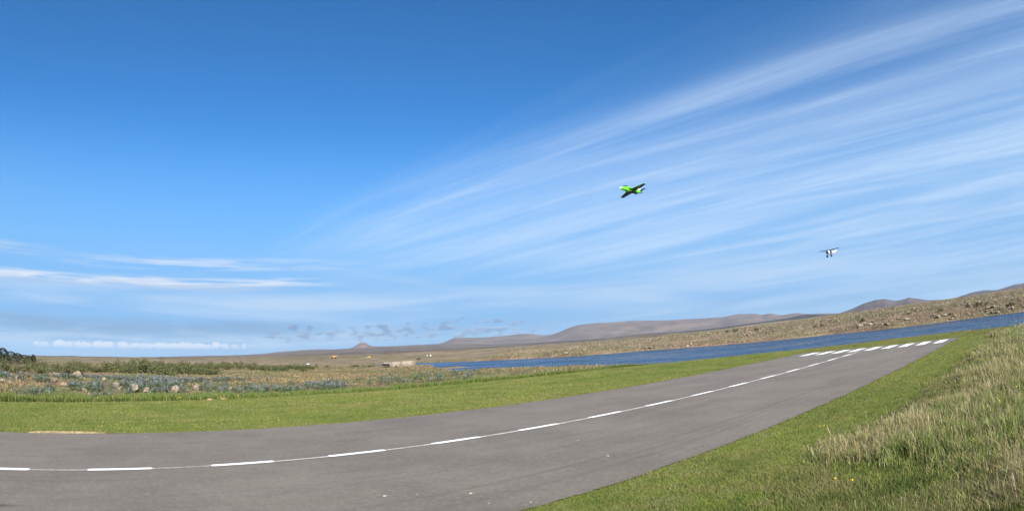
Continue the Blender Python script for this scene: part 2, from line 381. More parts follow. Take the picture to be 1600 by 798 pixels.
# ------------------------------------------------------------------ far hills
def hill_mat(name, c1, c2, c3, red=None):
    mt, t, b = material(name, 0.95, 0.1)
    g = t.node('ShaderNodeNewGeometry'); P = g.outputs['Position']
    n1 = t.noise(P, 0.0028, 8.0, 0.66); n2 = t.noise(P, 0.0009, 5.0, 0.6); nz = t.sep(g.outputs['Normal'])[2]
    col = t.mix(t.ramp(n1, .38, .62), c1, c2)
    col = t.mix(t.m('MULTIPLY', t.ramp(n2, .45, .7), .6), col, c3)
    if red: col = t.mix(t.m('MULTIPLY', t.ramp(t.noise(P, 0.0026, 3.0, .5), .66, .72), .8), col, red)
    t.put(b.inputs['Base Color'], col)
    bp = t.node('ShaderNodeBump'); bp.inputs['Strength'].default_value = 1.0; bp.inputs['Distance'].default_value = 40.0
    t.put(bp.inputs['Height'], n1); t.l.new(bp.outputs[0], b.inputs['Normal'])
    return mt
M_HILL = hill_mat('hill_slopes', (.085, .066, .060), (.158, .122, .102), (.085, .072, .074), (.26, .13, .075))
M_HILL2 = hill_mat('dark_slopes', (.052, .044, .046), (.095, .076, .070), (.050, .046, .052))
M_LAVA = hill_mat('shaded_lava', (.030, .030, .036), (.045, .042, .046), (.035, .034, .04))  # lava rock colour, with the cloud shadow at the hill foot painted in
def ridge(name, prof, r0, depth, base_el, mat, rough=0.10, gully=0.12, seed=0, n=420, rows=26):
    pa = np.array([p[0] for p in prof]); pe = np.array([p[1] for p in prof])
    az = np.linspace(pa[0], pa[-1], n)
    # smooth the drawn skyline a little
    el_ = np.interp(az, pa, pe); w = max(3, n // 160); ker = np.hanning(2 * w + 1); ker /= ker.sum()
    el_ = np.convolve(np.pad(el_, w, 'edge'), ker, 'valid')
    V = []
    for k in range(rows):
        t_ = k / (rows - 1); r = r0 + depth * (t_ - .5)
        prof_t = np.sin(np.pi * min(1, t_ / 1.1)) ** .9 if t_ < .55 else np.cos(np.pi / 2 * (t_ - .55) / .45) ** .8
        x, y = r * np.sin(np.radians(az)), r * np.cos(np.radians(az))
        zc = EYE + r0 * np.tan(np.radians(el_)); zb = EYE + r0 * math.tan(math.radians(base_el)) - 12
        gl = 1 - gully * np.clip(1 - prof_t, 0, 1) * 3.0 * np.abs(fbm(x * .0011 + seed, y * .0011, seed, 4) - .5) * min(1, prof_t * 3)
        nz_ = (fbm(x * .0018, y * .0018, seed + 5, 5) - .5) * (zc - zb) * rough * 2
        V.append(np.stack([x, y, zb + (zc - zb) * np.maximum(prof_t, 0) * gl + nz_ * (1 if t_ < .5 else .4) - (6 if k in (0, rows - 1) else 0)], -1))
    V = np.concatenate(V); i, j = np.meshgrid(np.arange(rows - 1), np.arange(n - 1), indexing='ij')
    q = np.stack([i * n + j, i * n + j + 1, (i + 1) * n + j + 1, (i + 1) * n + j], -1).reshape(-1, 4)[:, ::-1]
    return struct(link(name, mesh_np(name, V, [q], mat, None, True)))
ridge('mountain_range', [(-8.5, .55), (-7.2, .9), (-6.2, 1.27), (-4.5, 1.22), (-1.7, 1.2), (.3, 1.3), (1.4, 1.27), (2.6, 1.03), (3.4, 1.05), (4.3, 1.28), (5.2, 1.62), (6.2, 1.85), (8.4, 1.91), (10, 1.82),
    (12.2, 1.73), (15, 1.55), (18.5, 1.42), (20.5, 1.36), (21.8, 1.47), (23.6, 1.36), (24.3, 1.15), (25.0, 1.22), (26.2, .92), (27.6, .98), (29, .72), (30.5, .6), (32.5, .35)], 8600, 5200, .1, M_HILL, .07, .75, 3)
ridge('cone_hill', [(-17.0, .55), (-16.3, .72), (-15.8, 1.0), (-15.4, 1.2), (-15.0, 1.18), (-14.6, .92), (-14.1, .78), (-13.0, .74), (-12, .6)], 6100, 700, .4, M_HILL, .04, .15, 8, 160, 18)
ridge('distant_ridge', [(-26, .2), (-23.8, .46), (-22, .58), (-20.5, .66), (-19.2, .68), (-17, .5)], 11800, 600, .1, M_HILL, .03, .1, 12, 120, 12)
ridge('lava_ridge', [(-8, .25), (-4, .30), (0, .34), (5, .34), (8, .33), (12, .45), (16, .34), (20, .36), (24, .5), (26.5, .56), (28.0, .72), (29.0, .7), (30.5, .46), (33, .44), (36, .4)], 4300, 700, .05, M_LAVA, .03, .1, 20, 300, 10)
ridge('twin_hills', [(30.5, .25), (32.2, .5), (33.2, .72), (34.4, 1.08), (35.6, 1.27), (36.4, 1.24), (37.5, .93), (38.2, .93), (38.9, 1.05), (39.8, .80), (40.7, .55), (42.5, .35), (44, .2)], 5600, 1800, .1, M_HILL2, .05, .3, 27, 260, 20)
ridge('low_hills', [(42, .2), (43.6, .42), (45.2, .66), (46.4, .68), (47.6, .5), (48.6, .62), (49.4, .74), (50.2, .7), (51.5, .95), (53.5, .9), (56, .5), (60, .7), (66, .3)], 6200, 1800, .1, M_HILL2, .05, .3, 33, 260, 20)

# ------------------------------------------------------------------ lake
def lake():
    azs = np.radians(np.arange(-14, 96, .5)); rs = np.geomspace(28, 160, 60)
    A, Rr = np.meshgrid(azs, rs); n, m = A.shape
    V = np.stack([Rr * np.sin(A), Rr * np.cos(A), np.full_like(A, WATER_Z)], -1).reshape(-1, 3)
    i, j = np.meshgrid(np.arange(n - 1), np.arange(m - 1), indexing='ij')
    q = np.stack([i * m + j, i * m + j + 1, (i + 1) * m + j + 1, (i + 1) * m + j], -1).reshape(-1, 4)[:, ::-1]
    mt, t, b = material('lake_water', 0.16, 0.5)
    b.inputs['Base Color'].default_value = (.002, .028, .082, 1); b.inputs['IOR'].default_value = 1.33
    g = t.node('ShaderNodeNewGeometry'); P = g.outputs['Position']
    x, y, z = t.sep(P)
    w1 = t.noise(t.xyz(t.m('MULTIPLY', x, .55), t.m('MULTIPLY', y, .8), 0.0), 1.0, 5.0, .62, .4)
    w2 = t.noise(t.xyz(t.m('MULTIPLY', x, .08), t.m('MULTIPLY', y, .12), 4.0), 1.0, 3.0, .5)
    bp = t.node('ShaderNodeBump'); bp.inputs['Strength'].default_value = 1.0; bp.inputs['Distance'].default_value = 1.6
    t.put(bp.inputs['Height'], t.m('MULTIPLY', w1, t.ramp(w2, .3, .7, .45, 1.5))); t.l.new(bp.outputs[0], b.inputs['Normal'])
    t.put(b.inputs['Roughness'], t.ramp(w2, .35, .65, .12, .3))
    return struct(link('lake', mesh_np('lake', V, [q], mt)))
lake()

# ------------------------------------------------------------------ mown lawn, runway and paint
def poly_sheet(name, pts, z, mat, step=1.0, jit=0.0, seed=1):
    """closed outline resampled with a slightly ragged edge, one n-gon triangulated by bmesh"""
    import bmesh
    out = []
    n = len(pts)
    for i in range(n):
        p, q = np.array(pts[i]), np.array(pts[(i + 1) % n]); L = np.hypot(*(q - p)); k = max(1, int(L / step))
        nn = np.array([-(q - p)[1], (q - p)[0]]) / (L + 1e-9)
        for j in range(k):
            u = p + (q - p) * j / k
            d = (fbm(u[0] * 1.7 + seed, u[1] * 1.7, seed, 5, .7) - .5) * 2 * jit if j else 0
            out.append(u + nn * d)
    bm = bmesh.new()
    vs_ = [bm.verts.new((*so2xy(*p), z)) for p in out]
    f = bm.faces.new(vs_)
    if f.normal.z < 0: bmesh.ops.reverse_faces(bm, faces=[f])
    bmesh.ops.triangulate(bm, faces=[f])
    bm.normal_update()
    for f in bm.faces:
        if f.normal.z < 0: f.normal_flip()
    me = bpy.data.meshes.new(name); bm.to_mesh(me); bm.free(); me.materials.append(mat)
    return link(name, me)
def lawn_mat():
    mt, t, b = material('mown_turf', 0.95, 0.05)
    g = t.node('ShaderNodeNewGeometry'); P = g.outputs['Position']
    n1 = t.noise(P, 0.35, 5.0, .6); n2 = t.noise(P, 2.2, 5.0, .65); n3 = t.noise(P, 26.0, 4.0, .7)
    # mower passes lie along the runway
    x, y, z = t.sep(P)
    along = t.m('ADD', t.m('MULTIPLY', x, AX[0]), t.m('MULTIPLY', y, AX[1])); acr = t.m('ADD', t.m('MULTIPLY', x, NX[0]), t.m('MULTIPLY', y, NX[1]))
    n4 = t.noise(t.xyz(t.m('MULTIPLY', along, .12), t.m('MULTIPLY', acr, 2.2), 0.0), 1.0, 4.0, .6)
    col = t.mix(t.ramp(n1, .35, .65), (.135, .165, .032), (.185, .195, .048))
    col = t.mix(t.m('MULTIPLY', t.ramp(n4, .42, .66), .6), col, (.105, .130, .032))
    col = t.mix(t.m('MULTIPLY', t.ramp(n2, .5, .72), .55), col, (.215, .185, .080))
    col = t.mix(t.m('MULTIPLY', t.ramp(n3, .4, .7), .5), col, (.075, .090, .022))
    t.put(b.inputs['Base Color'], col)
    bp = t.node('ShaderNodeBump'); bp.inputs['Strength'].default_value = .8; bp.inputs['Distance'].default_value = .05
    t.put(bp.inputs['Height'], t.m('ADD', n3, n2)); t.l.new(bp.outputs[0], b.inputs['Normal'])
    return mt
M_LAWN = lawn_mat()
RN, RF, RE = 4.647, 13.70, 30.0         # near edge, far edge, end of the runway
lawn_pts = [(-70, 2.2), (-70, 24.6)] + [tuple(p) for p in LAWN[2:15]] + [(33.4, 1.6), (28, 2.0), (18, 2.0), (10, 2.1), (5, 1.4), (3.5, -2.0), (-6, -3.0), (-20, -2)]
struct(poly_sheet('mown_lawn', lawn_pts, .006, M_LAWN, .5, .18, 3))
def asphalt():
    mt, t, b = material('asphalt', 0.88, 0.25)
    g = t.node('ShaderNodeNewGeometry'); P = g.outputs['Position']; x, y, z = t.sep(P)
    along = t.m('ADD', t.m('MULTIPLY', x, AX[0]), t.m('MULTIPLY', y, AX[1])); acr = t.m('ADD', t.m('MULTIPLY', x, NX[0]), t.m('MULTIPLY', y, NX[1]))
    n1 = t.noise(P, 0.5, 5.0, .6); n2 = t.noise(P, 160.0, 3.0, .7); n3 = t.noise(P, 9.0, 4.0, .6)
    n4 = t.noise(t.xyz(t.m('MULTIPLY', along, .25), t.m('MULTIPLY', acr, 1.6), 3.0), 1.0, 5.0, .62)
    n5 = t.noise(P, 15.0, 7.0, .82)
    col = t.mix(t.ramp(n1, .3, .7), (.120, .105, .088), (.160, .140, .117))
    col = t.mix(t.m('MULTIPLY', t.ramp(n4, .50, .64), .30), col, (.088, .079, .070))
    col = t.mix(t.m('MULTIPLY', t.ramp(n4, .30, .42, 1.0, 0.0), .30), col, (.175, .155, .134))
    col = t.mix(t.m('MULTIPLY', t.ramp(n5, .50, .68), .50), col, (.25, .222, .188))
    col = t.mix(t.m('MULTIPLY', t.ramp(n5, .48, .32), .52), col, (.066, .060, .053))
    col = t.mix(t.m('MULTIPLY', t.ramp(n2, .55, .75), .45), col, (.28, .25, .22))
    col = t.mix(t.m('MULTIPLY', t.ramp(n2, .45, .3), .45), col, (.06, .055, .050))
    # a paver's joint runs down each side of the centre line, slightly darker
    col = t.mix(t.m('MULTIPLY', t.ramp(n3, .60, .72), .22), col, (.075, .070, .066))
    sp = t.noise(t.xyz(t.m('MULTIPLY', along, .6), t.m('MULTIPLY', acr, 1.7), 9.0), 1.0, 2.0, .5)
    col = t.mix(t.m('MULTIPLY', t.ramp(sp, .70, .76), .5), col, (.06, .055, .052))
    tm = t.noise(t.xyz(t.m('MULTIPLY', along, .05), t.m('MULTIPLY', acr, 5.5), 21.0), 1.0, 3.0, .55)
    col = t.mix(t.m('MULTIPLY', t.ramp(tm, .56, .70), .30), col, (.070, .063, .057))
    # shadow of something out of view, painted into the asphalt colour
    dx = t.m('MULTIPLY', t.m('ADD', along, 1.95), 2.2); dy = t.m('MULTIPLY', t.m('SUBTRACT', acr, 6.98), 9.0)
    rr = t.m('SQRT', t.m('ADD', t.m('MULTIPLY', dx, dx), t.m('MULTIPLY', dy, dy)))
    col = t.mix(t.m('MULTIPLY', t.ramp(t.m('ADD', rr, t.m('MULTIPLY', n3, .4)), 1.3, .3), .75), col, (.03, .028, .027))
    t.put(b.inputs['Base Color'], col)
    bp = t.node('ShaderNodeBump'); bp.inputs['Strength'].default_value = .45; bp.inputs['Distance'].default_value = .006
    t.put(bp.inputs['Height'], n2); t.l.new(bp.outputs[0], b.inputs['Normal'])
    return mt
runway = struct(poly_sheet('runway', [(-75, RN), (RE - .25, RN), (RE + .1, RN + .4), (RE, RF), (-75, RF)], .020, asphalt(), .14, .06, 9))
def paint_mat(name, col, wear_lo, wear_hi, scale=70.0):
    mt, t, b = material(name, 0.7, 0.3)
    g = t.node('ShaderNodeNewGeometry'); P = g.outputs['Position']
    n = t.noise(P, scale, 5.0, .7); n2 = t.noise(P, 1.3, 3.0, .6)
    k = t.ramp(t.m('ADD', n, t.m('MULTIPLY', t.m('SUBTRACT', n2, .5), .5)), wear_lo, wear_hi)
    if name == 'worn_paint':                       # scuffed away where the models land most
        x, y, z = t.sep(P); along = t.m('ADD', t.m('MULTIPLY', x, AX[0]), t.m('MULTIPLY', y, AX[1]))
        k = t.m('MULTIPLY', k, t.ramp(along, -1.0, 7.0, .45, 1.0))
    t.put(b.inputs['Base Color'], t.mix(k, (.125, .114, .104), col))
    return mt
M_PAINT = paint_mat('white_paint', (.76, .76, .75), .27, .42, 40.0)
M_WORN = paint_mat('worn_paint', (.60, .56, .50), .34, .52, 30.0)
def strip(name, s0, s1, o0, o1, z, mat, parent, rounded=0.0):
    pts = [(s0, o0), (s1, o0), (s1, o1), (s0, o1)]
    if rounded:
        r = rounded; pts = []
        for cx, cy_, a0 in ((s1 - r, o1 - r, 0), (s0 + r, o1 - r, 90), (s0 + r, o0 + r, 180), (s1 - r, o0 + r, 270)):
            for k in range(4):
                a = math.radians(a0 + 30 * k); pts.append((cx + r * math.cos(a), cy_ + r * math.sin(a)))
    V = [(*so2xy(*p), z) for p in pts]
    return link(name, mesh_np(name, np.array(V), [np.arange(len(V))[None]], mat), parent)
DC, PER, PH, DASH = 9.2444, 1.9796, -4.8487, 1.0393
strip('worn_centre_line', -40, 27.3, DC - .042, DC + .042, .024, M_WORN, runway)['label'] = 'thin worn older paint line under the centre dashes'
for i in range(-12, 16):
    w = .080 + random.uniform(-.006, .006)
    strip('centre_dash', PH + PER * i, PH + PER * i + DASH, DC - w, DC + w, .028, M_PAINT, runway, .05)
for i in range(9):
    o0 = 12.47 - i * .885
    strip('threshold_bar', 27.45, 29.42, o0 - .235, o0 + .235, .028, M_PAINT, runway)

def edge_crumbs():
    n = 5200; s_ = rng.uniform(-16, RE, n); near = rng.uniform(0, 1, n) < .75
    off = np.where(near, RN, RF) + rng.normal(0, .07, n) - np.where(near, -.05, .05); x, y = so2xy(s_, off)
    sc = rng.uniform(.003, .009, n); T4 = np.array([(0, 0, 1.0), (.95, 0, -.3), (-.5, .8, -.3), (-.5, -.8, -.3)]); F4 = np.array([(0, 1, 2), (0, 2, 3), (0, 3, 1)])
    J = rng.uniform(.6, 1.4, (n, 4, 3)); V = (T4[None] * J * sc[:, None, None] + np.stack([x, y, .022 + sc * .2], -1)[:, None]).reshape(-1, 3)
    Fx = (F4[None] + (np.arange(n) * 4)[:, None, None]).reshape(-1, 3)
    c = np.repeat(np.array([(.125, .110, .092), (.075, .066, .058), (.165, .142, .115)])[rng.integers(0, 3, n)], 4, 0)
    return V, [Fx], c
V, Fc, cl = edge_crumbs()
stuff(link('edge_gravel', mesh_np('edge_gravel', V, Fc, M_PLANT, cl)), 'loose gravel crumbs along the broken edges of the runway', 'gravel')

# ------------------------------------------------------------------ blades, tufts, leaves
def blades(P, h, w, col, seg=1, lean=.35, tipcol=None, yaw=None, wind=(0, 0), dark=.55):
    """grass blades as tapering strips; P (n,3) roots, h, w, col (n,3)"""
    n = len(P); yaw = rng.uniform(0, 2 * np.pi, n) if yaw is None else yaw
    sx, sy = np.cos(yaw), np.sin(yaw)
    la = rng.uniform(0, 2 * np.pi, n); lm = np.abs(rng.normal(0, lean, n)) * h
    lx, ly = np.cos(la) * lm + wind[0] * h, np.sin(la) * lm + wind[1] * h
    hw = (w * .5)
    S_ = np.stack([sx * hw, sy * hw, np.zeros(n)], -1)
    base_l, base_r = P - S_, P + S_
    tip = P + np.stack([lx, ly, h], -1)
    tc_ = col if tipcol is None else tipcol
    if seg == 1:
        V = np.stack([base_l, base_r, tip], 1).reshape(-1, 3)
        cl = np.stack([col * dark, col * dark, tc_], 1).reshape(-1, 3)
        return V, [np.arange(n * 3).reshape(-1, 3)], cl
    mid = P + np.stack([lx * .3, ly * .3, h * .6], -1)
    V = np.stack([base_l, base_r, mid + S_ * .75, mid - S_ * .75, tip], 1).reshape(-1, 3)
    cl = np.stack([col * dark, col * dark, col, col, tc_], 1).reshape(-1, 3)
    b_ = np.arange(n)[:, None] * 5
    return V, [b_ + np.array([[0, 1, 2, 3]]), b_ + np.array([[3, 2, 4]])], cl
def merge(parts):
    V, Q, T, CL, o = [], [], [], [], 0
    for v, fs, c in parts:
        V.append(v); CL.append(c)
        for f in fs: (Q if f.shape[1] == 4 else T).append(f + o)
        o += len(v)
    return np.concatenate(V), [np.concatenate(x) for x in (Q, T) if x], np.concatenate(CL)
def pal(cols, n, wts=None, jit=.22):
    cols = np.array(cols); k = rng.choice(len(cols), n, p=wts)
    return np.clip(cols[k] * (1 + rng.normal(0, jit, (n, 1))) * (1 + rng.normal(0, .07, (n, 3))), .004, .9)
def scatter(n, smin, smax, omin, omax):
    s = rng.uniform(smin, smax, n); off = rng.uniform(omin, omax, n); x, y = so2xy(s, off); return s, off, x, y

G_GREEN = (.150, .212, .036); G_YEL = (.235, .246, .062); G_DEEP = (.098, .162, .024); G_STRAW = (.34, .285, .150); G_PINK = (.265, .21, .145); G_DRYG = (.215, .205, .080)

def near_lawn():
    parts = []
    n = 420000
    a = np.radians(rng.uniform(-4, 62, n)); r = 3.6 * (42 / 3.6) ** (rng.uniform(0, 1, n) ** 1.0)
    x, y = r * np.sin(a), r * np.cos(a); s, off = xy2so(x, y)
    ed = RN + .05 + (fbm(s * 3.1, s * 0, 71, 4, .7) - .5) * .26
    keep = (off < ed) & (off > -4) & (lawn_in(s, off) > 0)
    x, y, s, off, r = x[keep], y[keep], s[keep], off[keep], r[keep]
    pn = fbm(x * 1.1, y * 1.1, 61, 4); pm = fbm(x * .35, y * .35, 62, 3)
    n = len(x)
    col = pal([G_GREEN, G_YEL, G_DEEP, (.15, .115, .05)], n, [.40, .32, .20, .08])
    k = sstep(.48, .66, pn)[:, None] * .42; col = col * (1 - k) + np.array([.225, .195, .085]) * k * (1 + rng.normal(0, .2, (n, 1)))
    k = sstep(.40, .58, pm)[:, None] * .45; col = col * (1 - k) + np.array([.115, .155, .036]) * k
    pk = fbm(x * 3.2, y * 3.2, 66, 3)[:, None]; k = sstep(.55, .72, pk) * .42; col = col * (1 - k) + np.array([.27, .225, .12]) * k; k = sstep(.42, .28, pk) * .6; col = col * (1 - k) + np.array([.070, .105, .024]) * k
    h = (.010 + .024 * rng.uniform(0, 1, n) + .030 * sstep(3.4, 2.4, off)) * (.75 + .6 * pn)
    P = np.stack([x, y, np.maximum(height(x, y), .004)], -1)
    w = .0042 + .0007 * r
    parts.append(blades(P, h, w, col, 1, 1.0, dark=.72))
    return merge(parts)
V, Fc, cl = near_lawn()
stuff(link('mown_grass', mesh_np('mown_grass', V, Fc, M_LEAF, cl)), 'short mown green grass between the runway and the tall meadow', 'grass')

def far_lawn():
    n = 300000
    s = rng.uniform(-26, 38, n); off = rng.uniform(2.5, 25.8, n); x, y = so2xy(s, off)
    ld = lawn_in(s, off); ed = RF - .05 - (fbm(s * 2.3, s * 0, 72, 4, .7) - .5) * .20
    keep = (ld > -.2) & ((off > ed) | ((s > RE + .02) & (off > 2.5))) & (np.hypot(x, y) > 8) & (np.degrees(np.arctan2(x, y)) > -60)
    x, y, s, off, ed = x[keep], y[keep], s[keep], off[keep], ed[keep]; n = len(x)
    pn = fbm(s * .22, off * 1.6, 63, 4, .6); pm = fbm(x * .30, y * .30, 64, 4, .6); ps = fbm(x * 1.1, y * 1.1, 65, 3)
    col = pal([G_GREEN, G_YEL, G_DEEP, (.14, .115, .045)], n, [.45, .32, .17, .06], .16)
    k = sstep(.42, .60, pn)[:, None] * .7; col = col * (1 - k) + np.array([.245, .240, .075]) * k
    k = sstep(.48, .62, pm)[:, None] * .6; col = col * (1 - k) + np.array([.095, .160, .025]) * k
    k = sstep(.56, .70, ps)[:, None] * .42; col = col * (1 - k) + np.array([.26, .215, .115]) * k
    k = sstep(.42, .30, ps)[:, None] * .6; col = col * (1 - k) + np.array([.075, .115, .026]) * k
    k = sstep(.9, .0, off - ed)[:, None] * sstep(14.9, 14.0, off)[:, None] * .45; col = col * (1 - k) + np.array([.20, .155, .075]) * k
    P = np.stack([x, y, np.full(n, .006)], -1)
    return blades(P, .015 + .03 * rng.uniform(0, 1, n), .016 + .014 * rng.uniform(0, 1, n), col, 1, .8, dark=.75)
V, Fc, cl = far_lawn()
stuff(link('mown_grass', mesh_np('mown_grass', V, Fc, M_LEAF, cl)), 'wide mown grass strip between the runway and the stony lupin bank', 'grass')

def lawn_edge():
    """longer unmown grass along the far edge of the mown strip"""
    n = 120000; parts = []
    s = rng.uniform(-24, 38, n)
    t = rng.uniform(0, 1, n)
    # distance outside the mown outline, thicker to the left
    wid = np.where(s < 6, 1.5, np.where(s < 20, .8, .7)) * (.45 + 1.1 * fbm(s * .6, s * 0, 77, 3))
    offs = np.interp(s, [-70, -5.4, -.4, 8, 15, 22, 26.4, 28.2, 31.4, 34.0, 35.4, 36.4], [24.6, 22.8, 24, 25, 25.6, 25.1, 25, 23.6, 21.3, 18.3, 14, 10.3])
    off = offs - .25 + (t ** 1.3) * wid
    x, y = so2xy(s, off); z = height(x, y)
    dens = fbm(s * 1.1, off * 1.1, 78, 3); keep = dens > .24; s, off, x, y, z, dens = [q[keep] for q in (s, off, x, y, z, dens)]; n = len(s)
    h = (.08 + .16 * rng.uniform(0, 1, n)) * (.5 + .9 * dens) * np.where(s < 4, 1.2, np.where(s < 24, .9, .75))
    col = pal([(.110, .155, .032), (.085, .130, .028), (.160, .185, .052), G_STRAW], n, [.45, .30, .20, .05])
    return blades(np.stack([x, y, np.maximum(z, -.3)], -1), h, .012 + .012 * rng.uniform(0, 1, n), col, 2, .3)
V, Fc, cl = lawn_edge()
stuff(link('long_grass', mesh_np('long_grass', V, Fc, M_LEAF, cl)), 'long fresh green grass fringing the far edge of the mown strip', 'grass')

def meadow():
    n = 700000
    a = np.radians(rng.uniform(20, 64, n)); r = 4.6 * (40 / 4.6) ** (rng.uniform(0, 1, n) ** .92)
    x, y = r * np.sin(a), r * np.cos(a); s, off = xy2so(x, y)
    nb = fbm(x * .75, y * .75, 81, 4); nc = fbm(x * 2.8, y * 2.8, 82, 3)
    lim = np.interp(s, [2, 4, 5.5, 6.6, 7.4, 9, 11, 16, 22, 27, 31, 34, 36], [-1.0, .3, 1.2, 2.5, 2.7, 2.4, 2.2, 2.4, 2.5, 2.9, 3.2, 2.6, 1.6])
    inside = lim - off + (nb - .5) * 1.9 + .25
    keep = (inside > -.3) & (s < 37)
    x, y, s, off, r, nb, nc, inside = [q[keep] for q in (x, y, s, off, r, nb, nc, inside)]
    dens = sstep(-.3, 1.1, inside) * (.22 + .78 * sstep(.38, .58, nc))
    keep = rng.uniform(0, 1, len(x)) < dens
    x, y, s, off, r, nb, nc, inside = [q[keep] for q in (x, y, s, off, r, nb, nc, inside)]; n = len(x)
    z = height(x, y)
    dry = np.clip(sstep(.40, .60, fbm(x * .8 + 9, y * .8, 84, 4)) + sstep(10, 24, r) * .2, 0, 1)
    isdry = rng.uniform(0, 1, n) < .16 + .46 * dry
    colg = pal([G_GREEN, (.160, .195, .055), G_DEEP, G_DRYG], n, [.36, .30, .16, .18])
    cold = pal([(.37, .315, .165), (.30, .245, .165), (.25, .235, .095), (.43, .375, .23)], n, [.38, .16, .26, .20])
    col = np.where(isdry[:, None], cold * np.array([.85, .88, .72]), colg)
    tip = np.where(isdry[:, None], cold * 1.1, colg * 1.25)
    h = (.06 + .17 * rng.uniform(0, 1, n) ** 1.3 + np.where(isdry, .10 * rng.uniform(.3, 1.3, n), 0)) * (.45 + .75 * nb + .45 * nc) * (.28 + .72 * sstep(-.3, 1.5, inside))
    w = (.0042 + .0008 * r) * np.where(isdry, .55, 1.0) * rng.uniform(.6, 1.5, n)
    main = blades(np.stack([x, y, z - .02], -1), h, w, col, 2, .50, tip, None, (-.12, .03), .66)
    # flowering stalks standing clear of the leaves, each with a feathery head
    k = rng.uniform(0, 1, n) < .022; x, y, z, r, h = x[k], y[k], z[k], r[k], h[k]; n = len(x); H_ = h * rng.uniform(1.1, 1.5, n) + .03
    a = rng.uniform(0, 6.28, n); lx, ly = (rng.normal(-.14, .14, n)) * H_, rng.normal(.03, .14, n) * H_
    c = pal([(.28, .23, .14), (.21, .165, .12), (.33, .28, .18)], n)
    top = np.stack([x + lx, y + ly, z + H_], -1); low = np.stack([x, y, z], -1); sd = np.stack([np.cos(a), np.sin(a), np.zeros(n)], -1) * ((.0009 + .00014 * r)[:, None])
    neck = low + (top - low) * .72
    V = np.stack([low - sd, low + sd, neck + sd, neck - sd, neck - sd * 2.6, neck + sd * 2.6 + (top - neck) * .35, top, neck - sd * 2.6 + (top - neck) * .45], 1).reshape(-1, 3)
    b_ = np.arange(n)[:, None] * 8
    return merge([main, (V, [b_ + np.array([[0, 1, 2, 3]]), b_ + np.array([[4, 5, 6, 7]])], np.repeat(c, 8, 0))])
V, Fc, cl = meadow()
stuff(link('tall_meadow_grass', mesh_np('tall_meadow_grass', V, Fc, M_LEAF, cl)), 'tall unmown meadow grass with dry seed heads at the right', 'grass')

# ---- PART2
# ------------------------------------------------------------------ where things stand
def view_ray(x, y):
    u, v = x - 800, 399 - y; r = math.hypot(u, v) + 1e-9; t = r / F_PX
    d = Vector((math.sin(t) * u / r, math.cos(t), math.sin(t) * v / r))
    return Matrix.Rotation(PITCH, 3, 'X') @ (Matrix.Rotation(ROLL, 3, 'Y') @ d)
def stand(x, y, rmin=5.0, rmax=600.0, lift=0.0):
    """the spot on the real terrain that a measured sight line meets"""
    d = view_ray(x, y); hd = math.hypot(d.x, d.y)
    rs = np.geomspace(rmin, rmax, 1500); px_, py_ = d.x / hd * rs, d.y / hd * rs
    hit = np.nonzero(EYE + d.z / hd * rs <= height(px_, py_) + lift)[0]
    i = hit[0] if len(hit) else len(rs) - 1
    return Vector((px_[i], py_[i], height(px_[i:i + 1], py_[i:i + 1])[0]))
def polar(az_, r):
    x, y = r * math.sin(math.radians(az_)), r * math.cos(math.radians(az_)); return Vector((x, y, gz_(x, y)))

# ------------------------------------------------------------------ stones
def rock_mesh(name, seed, sub, flat=.75):
    import bmesh
    bm = bmesh.new(); bmesh.ops.create_icosphere(bm, subdivisions=sub, radius=1.0)
    rg = np.random.default_rng(seed); P = np.array([v.co[:] for v in bm.verts])
    for k in range(16):
        n = rg.normal(size=3); n /= np.linalg.norm(n); d = rg.uniform(.34, .78); t = P @ n
        P -= n * np.maximum(t - d, 0)[:, None]
    P *= 1 + (fbm(P[:, 0] * 2.3 + seed, P[:, 1] * 2.3 + P[:, 2] * 1.7, seed, 4)[:, None] - .5) * .28
    P *= np.array([1.0, rg.uniform(.7, .95), flat * rg.uniform(.8, 1.15)]); P /= np.abs(P[:, 0]).max()
    for v, p in zip(bm.verts, P): v.co = p
    me = bpy.data.meshes.new(name); bm.to_mesh(me); bm.free(); return me
def rock_mat():
    mt, t, b = material('weathered_basalt', 0.92, 0.2)
    tcn = t.node('ShaderNodeTexCoord'); oi_ = t.node('ShaderNodeObjectInfo')
    P = t.vm('ADD', tcn.outputs['Object'], t.xyz(t.m('MULTIPLY', oi_.outputs['Random'], 40.0), 0.0, 0.0))
    n1 = t.noise(P, 1.8, 6.0, .62); n2 = t.noise(P, 7.0, 5.0, .6); n3 = t.noise(P, 3.2, 4.0, .6)
    col = t.mix(t.ramp(n1, .34, .62), (.115, .090, .066), (.265, .220, .165))
    col = t.mix(t.m('MULTIPLY', t.ramp(n2, .55, .66), .75), col, (.42, .385, .325))
    col = t.mix(t.m('MULTIPLY', t.ramp(n3, .54, .66), .7), col, (.060, .046, .038))
    t.put(b.inputs['Base Color'], col)
    bp = t.node('ShaderNodeBump'); bp.inputs['Strength'].default_value = .8; bp.inputs['Distance'].default_value = .12
    t.put(bp.inputs['Height'], t.m('ADD', n1, t.m('MULTIPLY', n2, .5))); t.l.new(bp.outputs[0], b.inputs['Normal'])
    return mt
M_ROCK = rock_mat()
ROCKS = [rock_mesh('stone_%d' % i, 100 + i, 3) for i in range(7)]; SMALL = [rock_mesh('boulder_%d' % i, 200 + i, 2) for i in range(6)]
for m_ in ROCKS + SMALL: m_.materials.append(M_ROCK)
rock_spots = []
